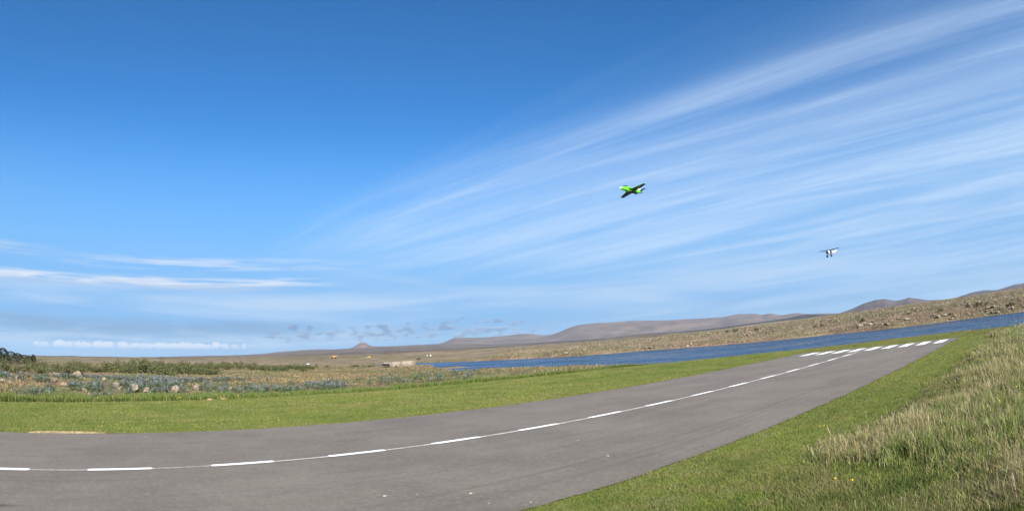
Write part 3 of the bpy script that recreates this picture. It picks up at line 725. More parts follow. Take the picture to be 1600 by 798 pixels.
def stone(px_, py_, w, h, label, k, squash=1.0, name='rock'):
    p = stand(px_, py_ + h * .45, 20, 90); r = math.hypot(p.x, p.y); sc = w * .5 * r / F_PX * .98; hz = h * .5 * r / F_PX * 1.5
    o = link(name, ROCKS[k % 7]); o.location = (p.x, p.y, p.z + hz * .45); o.scale = (sc, sc * .9, max(hz, sc * .55))
    o.rotation_euler = (random.uniform(-.2, .2), random.uniform(-.2, .2), random.uniform(0, 6.28))
    rock_spots.append((p.x, p.y, sc)); return tag(o, label, 'rock', 'rocks on the lupin bank')
for a_ in [(4, 594, 11, 10, 'pale rounded rock at the left end of the stony bank'), (16, 597, 9, 6, 'low tan rock just right of the leftmost pale rock on the bank'),
    (27, 589, 7, 9, 'upright tan rock high on the left end of the bank'), (33, 601, 6, 6, 'small pale pointed rock low on the left end of the bank'),
    (45, 585, 13, 9, 'bright white faced rock on the bank crest under the dark spruces'), (88, 585, 18, 12, 'broad pale rock on the bank crest, second white patch from the left'),
    (87, 593, 11, 9, 'tan rock leaning below the broad pale crest rock'), (99, 600, 16, 7, 'long flat grey rock halfway down the bank'),
    (121, 586, 18, 10, 'wide pale rock at the right end of the crest group'), (134, 609, 13, 8, 'brown and white rock low on the bank near the long grass'),
    (140, 615, 6, 7, 'small bright white rock touching the long grass on the bank'), (164, 592, 9, 7, 'small reddish rock among lupins high on the bank'),
    (182, 600, 10, 9, 'pale pointed rock in the middle of the bank'), (189, 606, 13, 7, 'low brown rock just below the pale pointed rock'),
    (213, 606, 15, 15, 'tall split brown rock standing at the foot of the bank'), (229, 608, 14, 11, 'rounded grey rock right beside the tall split rock'),
    (274, 606, 17, 14, 'large white blotched rock at the foot of the bank'), (308, 604, 18, 12, 'large pale brown rock, rightmost big rock of the bank'),
    (361, 605, 8, 7, 'small pink tan rock right of the big rocks'), (333, 611, 5, 4, 'tiny white stone between the big rocks and the soil heap')]:
    stone(*a_, k=int(a_[0]))
for q in range(16):
    px_ = random.choice([random.uniform(0, 200), random.uniform(190, 420)]); py_ = random.uniform(590, 612)
    stone(px_, py_, random.uniform(3, 6), random.uniform(2.5, 4.5), 'small brownish stone half hidden between lupins on the bank', q)

# boulders of the far shore
def far_shore_stones():
    n = 0; tries = 0
    while n < 170 and tries < 6000:
        tries += 1
        a = random.uniform(3, 55); rf = np.interp(a, AZ_SH, R_FAR)
        d = 1.5 + random.random() ** 1.3 * 30; r = rf + d
        x, y = r * math.sin(math.radians(a)), r * math.cos(math.radians(a))
        if fbm(x * .09, y * .09, 91, 3) < .47 or float(shore(np.array([x]), np.array([y]))[0]) > -1.0: continue
        sc = random.choice([.18, .22, .26, .32, .40]) * random.uniform(.8, 1.2) * (1.1 if a < 22 else 1)
        o = link('boulder', SMALL[n % 6]); o.location = (x, y, gz_(x, y) + sc * .3); o.scale = (sc, sc, sc * random.uniform(.7, 1.1)); o.rotation_euler = (random.uniform(-.3, .3), random.uniform(-.3, .3), random.uniform(0, 6.28))
        tag(o, 'pale boulder scattered on the far bank of the lake', 'boulder', 'boulders on the far bank'); n += 1
    for px_, py_, k, lab in ((1355, 507, 5, 'cluster stone of the white outcrop on the far bank, left of the shrubs'), (1478, 493, 6, 'stone of the bright white outcrop on the far bank above the threshold bars'), (1562, 481, 6, 'stone of the white outcrop at the far right of the far bank'), (1415, 499, 3, 'stone of the small pale outcrop above the last threshold bar')):
        for q in range(k):
            p = stand(px_ + (q - k / 2) * 6 + random.uniform(-2, 2), py_ + random.uniform(-2, 2) - (q - k / 2) * .6, 60, 400)
            sc = random.uniform(.35, .6) * math.hypot(p.x, p.y) / 110
            o = link('boulder', SMALL[q % 6]); o.location = (p.x, p.y, p.z + sc * .35); o.scale = (sc * 1.3, sc, sc * .8); o.rotation_euler = (0, 0, random.uniform(0, 6.28))
            tag(o, lab, 'boulder', lab.replace('stone of the ', '').replace('cluster ', ''))
far_shore_stones()
def template_scatter(T, P, sc, yaw, cj, zs=None):
    """T: (verts, tris, cols) ; many copies into one array"""
    tv, tf, tcx = T; n = len(P); c, s = np.cos(yaw), np.sin(yaw)
    X = tv[None, :, 0] * c[:, None] - tv[None, :, 1] * s[:, None]; Y = tv[None, :, 0] * s[:, None] + tv[None, :, 1] * c[:, None]
    Zz = np.repeat(tv[None, :, 2], n, 0) * (1 if zs is None else zs[:, None])
    V = (np.stack([X, Y, Zz], -1) * sc[:, None, None] + P[:, None, :]).reshape(-1, 3)
    Fx = (tf[None] + (np.arange(n) * len(tv))[:, None, None]).reshape(-1, tf.shape[1])
    cl = np.clip(tcx[None] * cj[:, None, :], .004, .9).reshape(-1, 3)
    return V, [Fx], cl
def rubble():
    n = 3600; a = rng.uniform(-1, 58, n); rf = np.interp(a, AZ_SH, R_FAR); r = rf + .3 + rng.uniform(0, 1, n) ** 1.7 * 120
    x, y = r * np.sin(np.radians(a)), r * np.cos(np.radians(a))
    k = (fbm(x * .07, y * .07, 93, 4) > .46 - .16 * sstep(6, 0, r - rf)) & (shore(x, y) < -.2); x, y, a, r, rf = x[k], y[k], a[k], r[k], rf[k]; n = len(x)
    me = SMALL[0]; me2 = rock_mesh('tmp', 333, 1)
    tv = np.array([v.co[:] for v in me2.vertices]); tf = np.array([p.vertices[:] for p in me2.polygons]); bpy.data.meshes.remove(me2)
    col = np.array([[.30, .24, .175]]) * np.ones((len(tv), 1))
    sc = rng.uniform(.08, .24, n) * (1 + sstep(20, 120, r - rf))
    return template_scatter((tv, tf, col), np.stack([x, y, height(x, y) + sc * .2], -1), sc, rng.uniform(0, 6.28, n), (rng.uniform(.45, 1.2, (n, 1)) * np.array([[1, 1, 1]])))
V, Fc, cl = rubble()
stuff(link('shore_rubble', mesh_np('shore_rubble', V, Fc, M_PLANT, cl)), 'brown stones and rubble strewn over the far bank', 'rubble')

# ------------------------------------------------------------------ lupins
def lupin_template(seed, spikes):
    rg = np.random.default_rng(seed); V, T, CL = [], [], []
    def tri(p, q, r, c):
        b = len(V); V.extend([p, q, r]); T.append((b, b + 1, b + 2)); CL.extend([c, c, c])
    for k in range(26):                                  # palmate leaves: small stars held flat
        a, rr = rg.uniform(0, 6.28), .17 * math.sqrt(rg.uniform(0, 1)); c = np.array([rr * math.cos(a), rr * math.sin(a), .08 + .24 * rg.uniform(0, 1)])
        col = np.array([.115, .150, .082]) * rg.uniform(.6, 1.45); tl = rg.normal(0, .5, 2)
        for j in range(3):
            t0 = a + j * 2.09; L = .062
            e1 = np.array([math.cos(t0) * L, math.sin(t0) * L, 0]); e2 = np.array([math.cos(t0 + .55) * L, math.sin(t0 + .55) * L, 0])
            for e in (e1, e2): e[2] = e[0] * tl[0] + e[1] * tl[1]
            tri(c, c + e1, c + e2, col)
    for k in range(spikes):                              # flower spikes
        a, rr = rg.uniform(0, 6.28), .13 * math.sqrt(rg.uniform(0, 1)); x0, y0 = rr * math.cos(a), rr * math.sin(a)
        z0 = rg.uniform(.22, .31); hh = rg.uniform(.09, .17); w = rg.uniform(.014, .021); lx, ly = rg.normal(0, .025, 2)
        col = np.array([(.135, .140, .205), (.175, .170, .235), (.115, .125, .185), (.21, .20, .25)][rg.integers(4)])
        ring = [np.array([x0 + w * math.cos(q * 1.2566), y0 + w * math.sin(q * 1.2566), z0]) for q in range(5)]
        mid = [np.array([x0 + lx * .5 + w * .8 * math.cos(q * 1.2566 + .3), y0 + ly * .5 + w * .8 * math.sin(q * 1.2566 + .3), z0 + hh * .5]) for q in range(5)]
        tip = np.array([x0 + lx, y0 + ly, z0 + hh])
        for q in range(5):
            r2 = (q + 1) % 5
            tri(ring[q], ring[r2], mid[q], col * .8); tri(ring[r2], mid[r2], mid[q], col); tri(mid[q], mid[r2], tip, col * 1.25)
    return np.array(V), np.array(T), np.array(CL)
LUP = [lupin_template(300 + i, 1 + i % 3 if i < 4 else 0) for i in range(6)]
def lupin_field():
    n = 30000; s = rng.uniform(-34, 26, n); off = rng.uniform(24.3, 50, n); x, y = so2xy(s, off); r = np.hypot(x, y); a = np.degrees(np.arctan2(x, y))
    nb = fbm(x * .42, y * .42, 101, 4); nl = fbm(x * .15, y * .15, 102, 3); ld = lawn_in(s, off)
    w = sstep(.46, .60, nb) * sstep(12, 4, s) * sstep(49, 38, off) * (.35 + .65 * sstep(.40, .55, nl))                                   # the bank
    w = np.maximum(w, .9 * sstep(.36, .46, nb) * sstep(-26, -24, a) * sstep(-16.5, -18, a) * sstep(36, 32, r) * sstep(26.3, 27.2, off))     # the clump beside the mown strip
    w = np.maximum(w, .10 * sstep(.50, .62, nl) * sstep(-20, -12, a) * sstep(6, -2, a) * sstep(40, 34, off) * (shore(x, y) < -6))
    k = (rng.uniform(0, 1, n) < w * .62) & (ld < -.9) & (a > -58) & (shore(x, y) < -3)
    for rx, ry, rs in rock_spots:                       # keep the faces of the stones open
        ar, rr = math.degrees(math.atan2(rx, ry)), math.hypot(rx, ry)
        k &= ~((np.abs(a - ar) < math.degrees(rs / rr) * 1.25) & (r < rr) & (r > rr - 9.0)) & (np.hypot(x - rx, y - ry) > rs)
    x, y = x[k], y[k]; s, off = s[k], off[k]; n = len(x); which = rng.integers(0, 6, n)
    flower = fbm(x * .5, y * .5, 104, 3) + .20 * sstep(31, 42, off)
    which = np.where(flower > .60, rng.integers(0, 4, n), which)
    z = height(x, y); parts = []
    for q in range(6):
        m_ = which == q
        if m_.any(): parts.append(template_scatter(LUP[q], np.stack([x[m_], y[m_], z[m_] - .04], -1), rng.uniform(.7, 1.15, m_.sum()), rng.uniform(0, 6.28, m_.sum()), 1 + rng.normal(0, .14, (m_.sum(), 1)) * np.ones((1, 3))))
    print('lupins', n)
    return merge(parts)
V, Fc, cl = lupin_field()
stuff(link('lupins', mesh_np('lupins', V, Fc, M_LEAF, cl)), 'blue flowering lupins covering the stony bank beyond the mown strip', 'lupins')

# low heath plants, moss and straw over the open ground
def heath_tufts():
    parts = []
    n = 120000; a = np.radians(rng.uniform(-57, 8, n)); r = 25 * (170 / 25) ** rng.uniform(0, 1, n); x, y = r * np.sin(a), r * np.cos(a)
    s, off = xy2so(x, y); ld = lawn_in(s, off); nb = fbm(x * .25, y * .25, 111, 4); nd = fbm(x * .06, y * .11, 112, 4)
    k = (ld < -.5) & (shore(x, y) < -.8) & (rng.uniform(0, 1, n) < .15 + .85 * sstep(.38, .58, nb))
    x, y, r, nb, nd = x[k], y[k], r[k], nb[k], nd[k]; n = len(x)
    g = pal([(.095, .120, .048), (.125, .130, .050), (.080, .095, .042)], n); d = pal([(.215, .155, .080), (.165, .112, .060), (.25, .195, .105)], n)
    f = (rng.uniform(0, 1, n) < sstep(.40, .60, nd) * .7 + .15)[:, None]
    col = np.where(f, g, d); h = (.03 + .09 * rng.uniform(0, 1, n)) * (.5 + .8 * nb) * (1 + r / 150)
    parts.append(blades(np.stack([x, y, height(x, y) - .02], -1), h, .03 + .0016 * r, col, 1, .5))
    n = 60000; a = np.radians(rng.uniform(-2, 58, n)); rf = np.interp(np.degrees(a), AZ_SH, R_FAR); r = rf + rng.uniform(0, 1, n) ** 1.6 * 330; x, y = r * np.sin(a), r * np.cos(a)
    nb = fbm(x * .08, y * .08, 113, 4); nd = fbm(x * .02, y * .02, 114, 4)
    k = (shore(x, y) < -1.2) & (rng.uniform(0, 1, n) < .2 + .8 * sstep(.4, .6, nb)); x, y, r, nb, nd = x[k], y[k], r[k], nb[k], nd[k]; n = len(x)
    f = (rng.uniform(0, 1, n) < sstep(.42, .6, nd) * .6 + .05 + .2 * sstep(160, 110, r))[:, None]
    col = np.where(f, pal([(.135, .125, .062), (.165, .145, .075), (.090, .085, .042)], n), pal([(.235, .185, .13), (.20, .155, .112), (.28, .23, .165)], n))
    parts.append(blades(np.stack([x, y, height(x, y) - .03], -1), (.10 + .28 * rng.uniform(0, 1, n)) * (.7 + r / 400), .08 + .0010 * r, col, 1, .5))
    # fine turf on the near bank below the long grass
    n = 14000; s = rng.uniform(18, 38, n); off = rng.uniform(8, 30, n); x, y = so2xy(s, off); ld = lawn_in(s, off)
    k = (ld < -.6) & (ld > -6) & (shore(x, y) < -.5); x, y = x[k], y[k]; n = len(x)
    parts.append(blades(np.stack([x, y, height(x, y) - .02], -1), .12 + .2 * rng.uniform(0, 1, n), np.full(n, .03), pal([(.16, .15, .075), (.10, .12, .05), (.25, .2, .12)], n), 1, .4))
    return merge(parts)
V, Fc, cl = heath_tufts()
stuff(link('heath_plants', mesh_np('heath_plants', V, Fc, M_PLANT, cl)), 'low dry heath plants and straw on the open ground around the lake', 'heath')

# ------------------------------------------------------------------ shrubs and trees
def leaf_cloud(name, seed, n, shape, size, cols, lobes=5, zmin=0.0):
    rg = np.random.default_rng(seed); L = rg.normal(0, .38, (lobes, 3)); L[:, 2] = np.abs(L[:, 2]) * .9 + .25; R_ = rg.uniform(.32, .55, lobes)
    k = rg.integers(0, lobes, n); d = rg.normal(size=(n, 3)); d /= np.linalg.norm(d, axis=1)[:, None]
    P = L[k] + d * (R_[k] * rg.uniform(.45, 1.08, n) ** .6)[:, None]; P[:, 2] = np.maximum(P[:, 2], zmin + .03 * rg.uniform(0, 1, n))
    P = P * np.array(shape)
    u = rg.normal(size=(n, 3)); u /= np.linalg.norm(u, axis=1)[:, None]; w = np.cross(u, rg.normal(size=(n, 3))); w /= np.linalg.norm(w, axis=1)[:, None]
    sz = (size * rg.uniform(.6, 1.4, n))[:, None]
    V = np.stack([P - u * sz, P + w * sz * .6, P + u * sz, P - w * sz * .6], 1).reshape(-1, 3)
    c = np.array(cols)[rg.integers(0, len(cols), n)] * rg.uniform(.65, 1.35, (n, 1)) * (.8 + .4 * rg.uniform(0, 1, lobes))[k][:, None]
    return V, np.arange(4 * n).reshape(-1, 4), np.repeat(c, 4, 0)
def stems(seed, n, hgt, rad, spread):
    rg = np.random.default_rng(seed); V, Q = [], []
    for k in range(n):
        a = rg.uniform(0, 6.28); tip = np.array([math.cos(a) * spread * rg.uniform(.2, 1), math.sin(a) * spread * rg.uniform(.2, 1), hgt * rg.uniform(.7, 1)]); b0 = np.array([math.cos(a), math.sin(a), 0]) * .05
        base = len(V)
        for t_ in (0, .5, 1):
            c = b0 + (tip - b0) * t_ + np.array([0, 0, .06 * math.sin(3.14 * t_)]); rr = rad * (1 - .8 * t_)
            for q in range(4): V.append(c + rr * np.array([math.cos(q * 1.571), math.sin(q * 1.571), 0]))
        for l in range(2):
            for q in range(4): Q.append((base + l * 4 + q, base + l * 4 + (q + 1) % 4, base + l * 4 + 4 + (q + 1) % 4, base + l * 4 + 4 + q))
    return np.array(V), np.array(Q)
M_BARK = plain('bark', (.085, .065, .050), .9, .2, .3, 12.0)
WILL = [mesh_np('willow_leaves_%d' % i, *(lambda t: (t[0], [t[1]], M_LEAF, t[2]))(leaf_cloud('w', 400 + i, 620, (1.0, 1.0, .85), .07, [(.105, .115, .046), (.085, .098, .040), (.135, .135, .060)], 6))) for i in range(5)]
WSTEM = [mesh_np('willow_stems_%d' % i, *(lambda t: (t[0], [t[1]], M_BARK))(stems(450 + i, 6, .7, .02, .5))) for i in range(2)]
def willow(p, sc, hz, label, group, k, cat='shrub', name='willow_shrub'):
    e = empty(name, (p[0], p[1], p[2] - .03)); e.scale = (sc, sc, hz); e.rotation_euler = (0, 0, random.uniform(0, 6.28))
    link('foliage', WILL[k % 5], e); link('stem', WSTEM[k % 2], e)
    return tag(e, label, cat, group)
for i in range(74):                                       # front row
    a = -43.5 + 13.5 * (i + random.uniform(-.6, .6)) / 74; r = random.uniform(58, 76) + max(0, -33 - a) * .7
    h = random.uniform(.75, 1.25) * (1 if a > -41 else .8)
    h *= .50 + .75 * float(vnoise(a * .7, 3.0, 5)); willow(polar(a, r), random.uniform(.8, 1.35), h, 'olive willow shrub in the nearer scrub belt just behind the lupin bank', 'nearer scrub belt', i)
for i in range(70):                                       # back row
    a = -38.5 + 18.3 * (i + random.uniform(-.6, .6)) / 70; r = random.uniform(88, 116)
    willow(polar(a, r), random.uniform(.9, 1.6), random.uniform(.8, 1.35) * (1.0 if a < -26 else .75), 'olive willow shrub in the farther scrub belt across the pale heath', 'farther scrub belt', i)
for i in range(40):
    a = -55 + 13 * random.random(); r = random.uniform(55, 100)
    willow(polar(a, r), random.uniform(.7, 1.2), random.uniform(.6, 1.1), 'pale olive shrub in the thin scrub at the left, in front of the dark spruces', 'thin scrub at the left', i)
DARK = [mesh_np('dark_leaves_%d' % i, *(lambda t: (t[0], [t[1]], M_LEAF, t[2]))(leaf_cloud('d', 480 + i, 420, (1.0, 1.0, .8), .075, [(.040, .052, .022), (.055, .065, .028), (.030, .040, .018)], 5))) for i in range(3)]
def dark_shrub(px_, py_, w, h, label, rmin=60):
    p = stand(px_, py_, rmin, 400); r = math.hypot(p.x, p.y); sc = w * .5 * r / F_PX
    e = empty('dark_shrub', (p.x, p.y, p.z - .03)); e.scale = (sc, sc, h * r / F_PX * 1.05); e.rotation_euler = (0, 0, random.uniform(0, 6.28))
    k = int(px_) % 3; link('foliage', DARK[k], e); link('stem', WSTEM[k % 2], e)
    tag(e, label, 'shrub')
for a_ in [(495, 573.5, 6, 6, 'small dark round bush alone on the pale heath left of the concrete wall'), (511, 573.5, 7, 4, 'low dark bush on the heath, right of the lone round bush'),
    (556, 573, 20, 4, 'wide low brown bush left of the concrete wall'), (576, 573, 16, 4, 'low brown bush between the wide bush and the concrete wall'), (603, 574, 9, 5, 'dark bush at the left foot of the concrete wall'), (619, 574, 4, 5, 'narrow dark bush in front of the middle of the concrete wall'),
    (654, 562, 8, 4, 'small green bush against the right end of the concrete wall'),
    (1136, 519, 6, 5, 'dark bush on the far bank, leftmost of three'), (1149, 518, 9, 7, 'dark bush on the far bank, middle of three'), (1182, 516, 9, 6, 'dark bush on the far bank, rightmost of three'),
    (1273, 511, 8, 4, 'low dark bush on the far bank above the centre dashes'), (1284, 509, 10, 4, 'low dark bush just right of another above the centre dashes'), (1348, 502, 12, 6, 'dark shrub above the white outcrop on the far bank'),
    (1419, 491, 14, 4, 'low green shrub on the terrace of the far bank'), (1470, 486, 12, 6, 'brownish shrub left of the two tall dark shrubs on the far bank'), (1512, 480, 11, 6, 'left dark shrub of the pair high on the far bank'), (1526, 479, 15, 9, 'larger right dark shrub of the pair high on the far bank'), (1541, 476, 8, 6, 'small dark shrub right of the pair high on the far bank'), (1580, 478, 12, 8, 'green shrub at the far right of the far bank')]: dark_shrub(*a_)

def spruce(px_, top, base_r, wid, label, k):
    a = math.degrees(math.atan2(view_ray(px_, top).x, view_ray(px_, top).y)); p = polar(a, base_r)
    d = view_ray(px_, top); H_ = EYE + d.z / math.hypot(d.x, d.y) * base_r - p.z
    rg = np.random.default_rng(500 + k); n = 1500
    t = rg.uniform(0, 1, n) ** .8; ang = rg.uniform(0, 6.28, n); rr = np.minimum(1, 2.2 * (1 - t)) ** .55 * (.7 + .45 * fbm(ang * 1.3, t * 4, 530 + k, 3)) * rg.uniform(.3, 1, n) ** .5 * wid * .72 * base_r / F_PX
    P = np.stack([rr * np.cos(ang), rr * np.sin(ang), .1 + t * (H_ - .1)], -1); sz = (.10 * rg.uniform(.6, 1.4, n) * max(.6, H_ / 2.6))[:, None]
    u = np.stack([np.cos(ang), np.sin(ang), rg.normal(-.25, .3, n)], -1); w = np.cross(u, rg.normal(size=(n, 3))); w /= np.linalg.norm(w, axis=1)[:, None]
    V = np.stack([P - u * sz, P + w * sz * .5, P + u * sz, P - w * sz * .5], 1).reshape(-1, 3)
    c = np.array([(.022, .036, .018), (.032, .048, .022), (.016, .026, .014)])[rg.integers(0, 3, n)] * rg.uniform(.7, 1.3, (n, 1))
    e = empty('spruce_tree', p); link('crown', mesh_np('crown', V, [np.arange(4 * n).reshape(-1, 4)], M_LEAF, np.repeat(c, 4, 0)), e)
    tv, tq = stems(520 + k, 1, H_ * .95, .07, .02); link('trunk', mesh_np('trunk', tv, [tq], M_BARK), e); tag(e, label, 'tree', 'dark spruces at the left')
for a_ in [(-8, 541, 104, 22, 'dark spruce cut by the left edge of the picture'), (4, 543, 100, 20, 'tallest dark spruce fully in view at the far left'), (17, 548.5, 104, 22, 'rounded dark spruce second from the tallest at the left'), (27, 551, 108, 18, 'broad low dark spruce in the middle of the left group'),
    (37, 554, 110, 18, 'low dark spruce towards the right of the left group'), (45, 556, 112, 12, 'smallest bushy dark spruce of the left group'), (52, 553.5, 108, 7, 'slim lone spruce at the right end of the left group')]: spruce(*a_, k=int(a_[0]) + 20)

# ------------------------------------------------------------------ built things
def box(cx, cy_, cz, sx, sy, sz): return np.array([(cx + i * sx / 2, cy_ + j * sy / 2, cz + k * sz / 2) for i in (-1, 1) for j in (-1, 1) for k in (-1, 1)]), np.array([(0, 1, 3, 2), (4, 6, 7, 5), (0, 4, 5, 1), (2, 3, 7, 6), (0, 2, 6, 4), (1, 5, 7, 3)])
def part(name, shapes, mat, parent, smooth=False):
    V, Q, T, o = [], [], [], 0
    for v, f in shapes:
        V.append(v); f = np.asarray(f); (Q if f.shape[1] == 4 else T).append(f + o); o += len(v)
    return link(name, mesh_np(name, np.concatenate(V), [np.concatenate(x) for x in (Q, T) if x], mat, None, smooth), parent)
def tube(p, q, r0, r1, n=10, caps=True):
    p, q = np.array(p, float), np.array(q, float); d = (q - p) / np.linalg.norm(q - p); u = np.cross(d, [0, 0, 1.0] if abs(d[2]) < .9 else [1.0, 0, 0]); u /= np.linalg.norm(u); w = np.cross(d, u)
    a = np.arange(n) * 2 * np.pi / n; R1 = np.cos(a)[:, None] * u + np.sin(a)[:, None] * w
    V = np.concatenate([p + R1 * r0, q + R1 * r1, [p], [q]]); k = np.arange(n); k2 = (k + 1) % n
    F4 = np.stack([k, k2, n + k2, n + k], -1); F3 = np.concatenate([np.stack([k2, k, np.full(n, 2 * n)], -1), np.stack([n + k, n + k2, np.full(n, 2 * n + 1)], -1)])
    F3q = np.concatenate([F3, F3[:, :1]], 1)
    return V, np.concatenate([F4, F3q[:, [0, 1, 2, 2]]]) if False else F4
def disc(p, d, r, n=12, t=.03):
    p = np.array(p, float); d = np.array(d, float) / np.linalg.norm(d); return rod(p - d * t / 2, p + d * t / 2, r, n)
def rod(p, q, r, n=12):
    v, f4 = tube(p, q, r, r, n); tri = np.concatenate([[(k, 2 * n, (k + 1) % n, (k + 1) % n)] for k in range(0)]) if False else None
    return v[:2 * n], f4
def capped(p, q, r0, r1, n=12):
    """closed round bar as quads: end caps built from a smaller ring"""
    p, q = np.array(p, float), np.array(q, float); d = (q - p); rings = [(p, r0 * .02), (p, r0), (q, r1), (q, r1 * .02)]
    dd = d / np.linalg.norm(d); u = np.cross(dd, [0, 0, 1.0] if abs(dd[2]) < .9 else [1.0, 0, 0]); u /= np.linalg.norm(u); w = np.cross(dd, u); a = np.arange(n) * 2 * np.pi / n; R1 = np.cos(a)[:, None] * u + np.sin(a)[:, None] * w
    V = np.concatenate([c + R1 * r for c, r in rings]); k = np.arange(n); k2 = (k + 1) % n
    return V, np.concatenate([np.stack([l * n + k, l * n + k2, (l + 1) * n + k2, (l + 1) * n + k], -1) for l in range(3)])

def concrete():
    mt, t, b = material('old_concrete', .9, .2)
    tcn = t.node('ShaderNodeTexCoord'); P = tcn.outputs['Object']; x, y, z = t.sep(P)
    n1 = t.noise(P, 1.4, 6.0, .65); n2 = t.noise(t.xyz(t.m('MULTIPLY', x, 4.0), 0.0, t.m('MULTIPLY', z, .5)), 1.0, 4.0, .6)
    col = t.mix(t.ramp(n1, .3, .7), (.165, .140, .110), (.24, .205, .165)); col = t.mix(t.m('MULTIPLY', t.ramp(n2, .5, .7), .5), col, (.17, .145, .12))
    t.put(b.inputs['Base Color'], col); return mt
M_CONC = concrete(); M_BLACK = plain('black_rubber', (.012, .012, .013), .7, .3)
pl, pr = polar(-13.35, 116), polar(-10.15, 119)
wall = empty('concrete_wall', pl); dirw = Vector((pr.x - pl.x, pr.y - pl.y, 0)); Lw = dirw.length; wall.rotation_euler = (0, 0, math.atan2(dirw.y, dirw.x))
zt = .13 - pl.z
xs = [0, Lw * .27, Lw * .58, Lw]
for i in range(3): part('wall_panel', [box((xs[i] + xs[i + 1]) / 2, (0, .04, -.02)[i], (zt - .25 + i * .035) / 2 - .1, xs[i + 1] - xs[i] - .04, .38, zt + .25 + i * .035)], M_CONC, wall)
part('culvert_pipe', [capped((1.0, -.55, .35), (1.0, .1, .38), .30, .30, 16)], plain('pipe_steel', (.10, .095, .09), .6, .5), wall)
part('pipe_opening', [capped((1.0, -.56, .35), (1.0, -.555, .35), .24, .24, 16)], M_BLACK, wall)
part('slab', [box(.55, -.45, .72, 1.3, .7, .09)], M_CONC, wall)
tag(wall, 'long low pale concrete wall at the left end of the lake', 'wall')

M_ORANGE = plain('orange_paint', (.50, .26, .05), .5, .4, .15); M_YELLOW = plain('yellow_paint', (.60, .42, .05), .5, .4, .15); M_GLASS = plain('dark_glass', (.02, .025, .03), .08, .6); M_STEEL = plain('grey_steel', (.18, .17, .16), .6, .5)
def machine(px_, py_, rr, L, face, mat, label, kind):
    d = view_ray(px_, py_); a = math.degrees(math.atan2(d.x, d.y)); p = polar(a, rr); p.z = max(p.z, EYE + d.z / math.hypot(d.x, d.y) * rr - .1)
    e = empty(kind, p); e.rotation_euler = (0, 0, -math.radians(a) + face); e.scale = (L / 5.0,) * 3
    hood = np.array([(.4, -.85, .75), (2.4, -.85, .75), (2.4, .85, .75), (.4, .85, .75), (.4, -.8, 1.75), (2.3, -.75, 1.55), (2.3, .75, 1.55), (.4, .8, 1.75)]); hq = np.array([(0, 3, 2, 1), (4, 5, 6, 7), (0, 1, 5, 4), (1, 2, 6, 5), (2, 3, 7, 6), (3, 0, 4, 7)])
    part('hood', [(hood, hq)], mat, e)
    part('chassis', [box(.1, 0, .75, 4.2, 1.1, .45)], mat, e)
    cab = part('cab', [box(-.25, 0, 2.05, 1.25, 1.35, .16), box(-.25, 0, 1.2, 1.3, 1.4, .55)], mat, e); part('window', [box(-.25, 0, 1.7, 1.1, 1.25, .62)], M_GLASS, cab)
    part('lift_arm', [(np.array([(-.4, s_ * .62 + o, z) for s_ in (-1, 1) for o in (-.09, .09) for z in (1.35, 1.65)] + [(-2.4, s_ * .62 + o, z) for s_ in (-1, 1) for o in (-.09, .09) for z in (.45, .75)]), np.array([(0, 1, 9, 8), (2, 10, 11, 3), (0, 8, 10, 2), (1, 3, 11, 9), (4, 5, 13, 12), (6, 14, 15, 7), (4, 12, 14, 6), (5, 7, 15, 13)]))], mat, e)
    bk = np.array([(-2.3, -1, .15), (-2.3, 1, .15), (-3.1, 1, .1), (-3.1, -1, .1), (-2.3, -1, 1.0), (-2.3, 1, 1.0), (-2.75, 1, 1.05), (-2.75, -1, 1.05)]); part('bucket', [(bk, np.array([(0, 1, 2, 3), (0, 4, 5, 1), (0, 3, 7, 4), (1, 5, 6, 2)]))], M_STEEL, e)
    for wx in (-1.2, 1.5):
        for wy in (-.85, .85): part('wheel', [capped((wx, wy - .22, .62), (wx, wy + .22, .62), .62, .62, 16)], M_BLACK, e)
    return tag(e, label, 'vehicle')
machine(521.5, 560, 400, 4.6, 0.0, M_ORANGE, 'orange machine with a lowered front bucket far out on the brown plain', 'wheel_loader')
machine(576.5, 560, 330, 2.3, 0.3, M_YELLOW, 'small yellow machine on the plain above the concrete wall', 'wheel_loader')
p = stand(481, 569.6, 60, 300); M_WHITE = plain('white_paint_gloss', (.78, .78, .77), .4, .5)
tub = empty('water_tank', p); part('tank_body', [capped((-.5, 0, .2), (.5, 0, .2), .2, .2, 14)], M_WHITE, tub); part('cradle', [box(-.3, 0, .02, .1, .5, .12)], M_STEEL, tub); part('cradle', [box(.3, 0, .02, .1, .5, .12)], M_STEEL, tub); part('hatch', [capped((.05, 0, .36), (.05, 0, .46), .13, .12, 12)], M_STEEL, tub)
tag(tub, 'small white tank standing at the right end of the farther scrub belt', 'tank')
for px_, py_, h, lab in ((667.5, 556, 1.1, 'left lower white post on the plain beyond the lake'), (672.5, 556.5, 1.2, 'right lower white post on the plain beyond the lake'), (672.8, 550, 1.0, 'upper white post on the slope beyond the lake')):
    d = view_ray(px_, py_); rr = 260; a = math.degrees(math.atan2(d.x, d.y)); q = polar(a, rr); q.z = EYE + d.z / math.hypot(d.x, d.y) * rr - .1
    g_ = gz_(q.x, q.y); q.z = g_
    e = empty('marker_post', q); part('post', [capped((0, 0, -.2), (0, 0, h * .7), .09, .08, 8)], M_WHITE, e); part('cap', [capped((0, 0, h * .7), (0, 0, h * .7 + .05), .11, .10, 8)], M_STEEL, e)
    tag(e, lab, 'post')

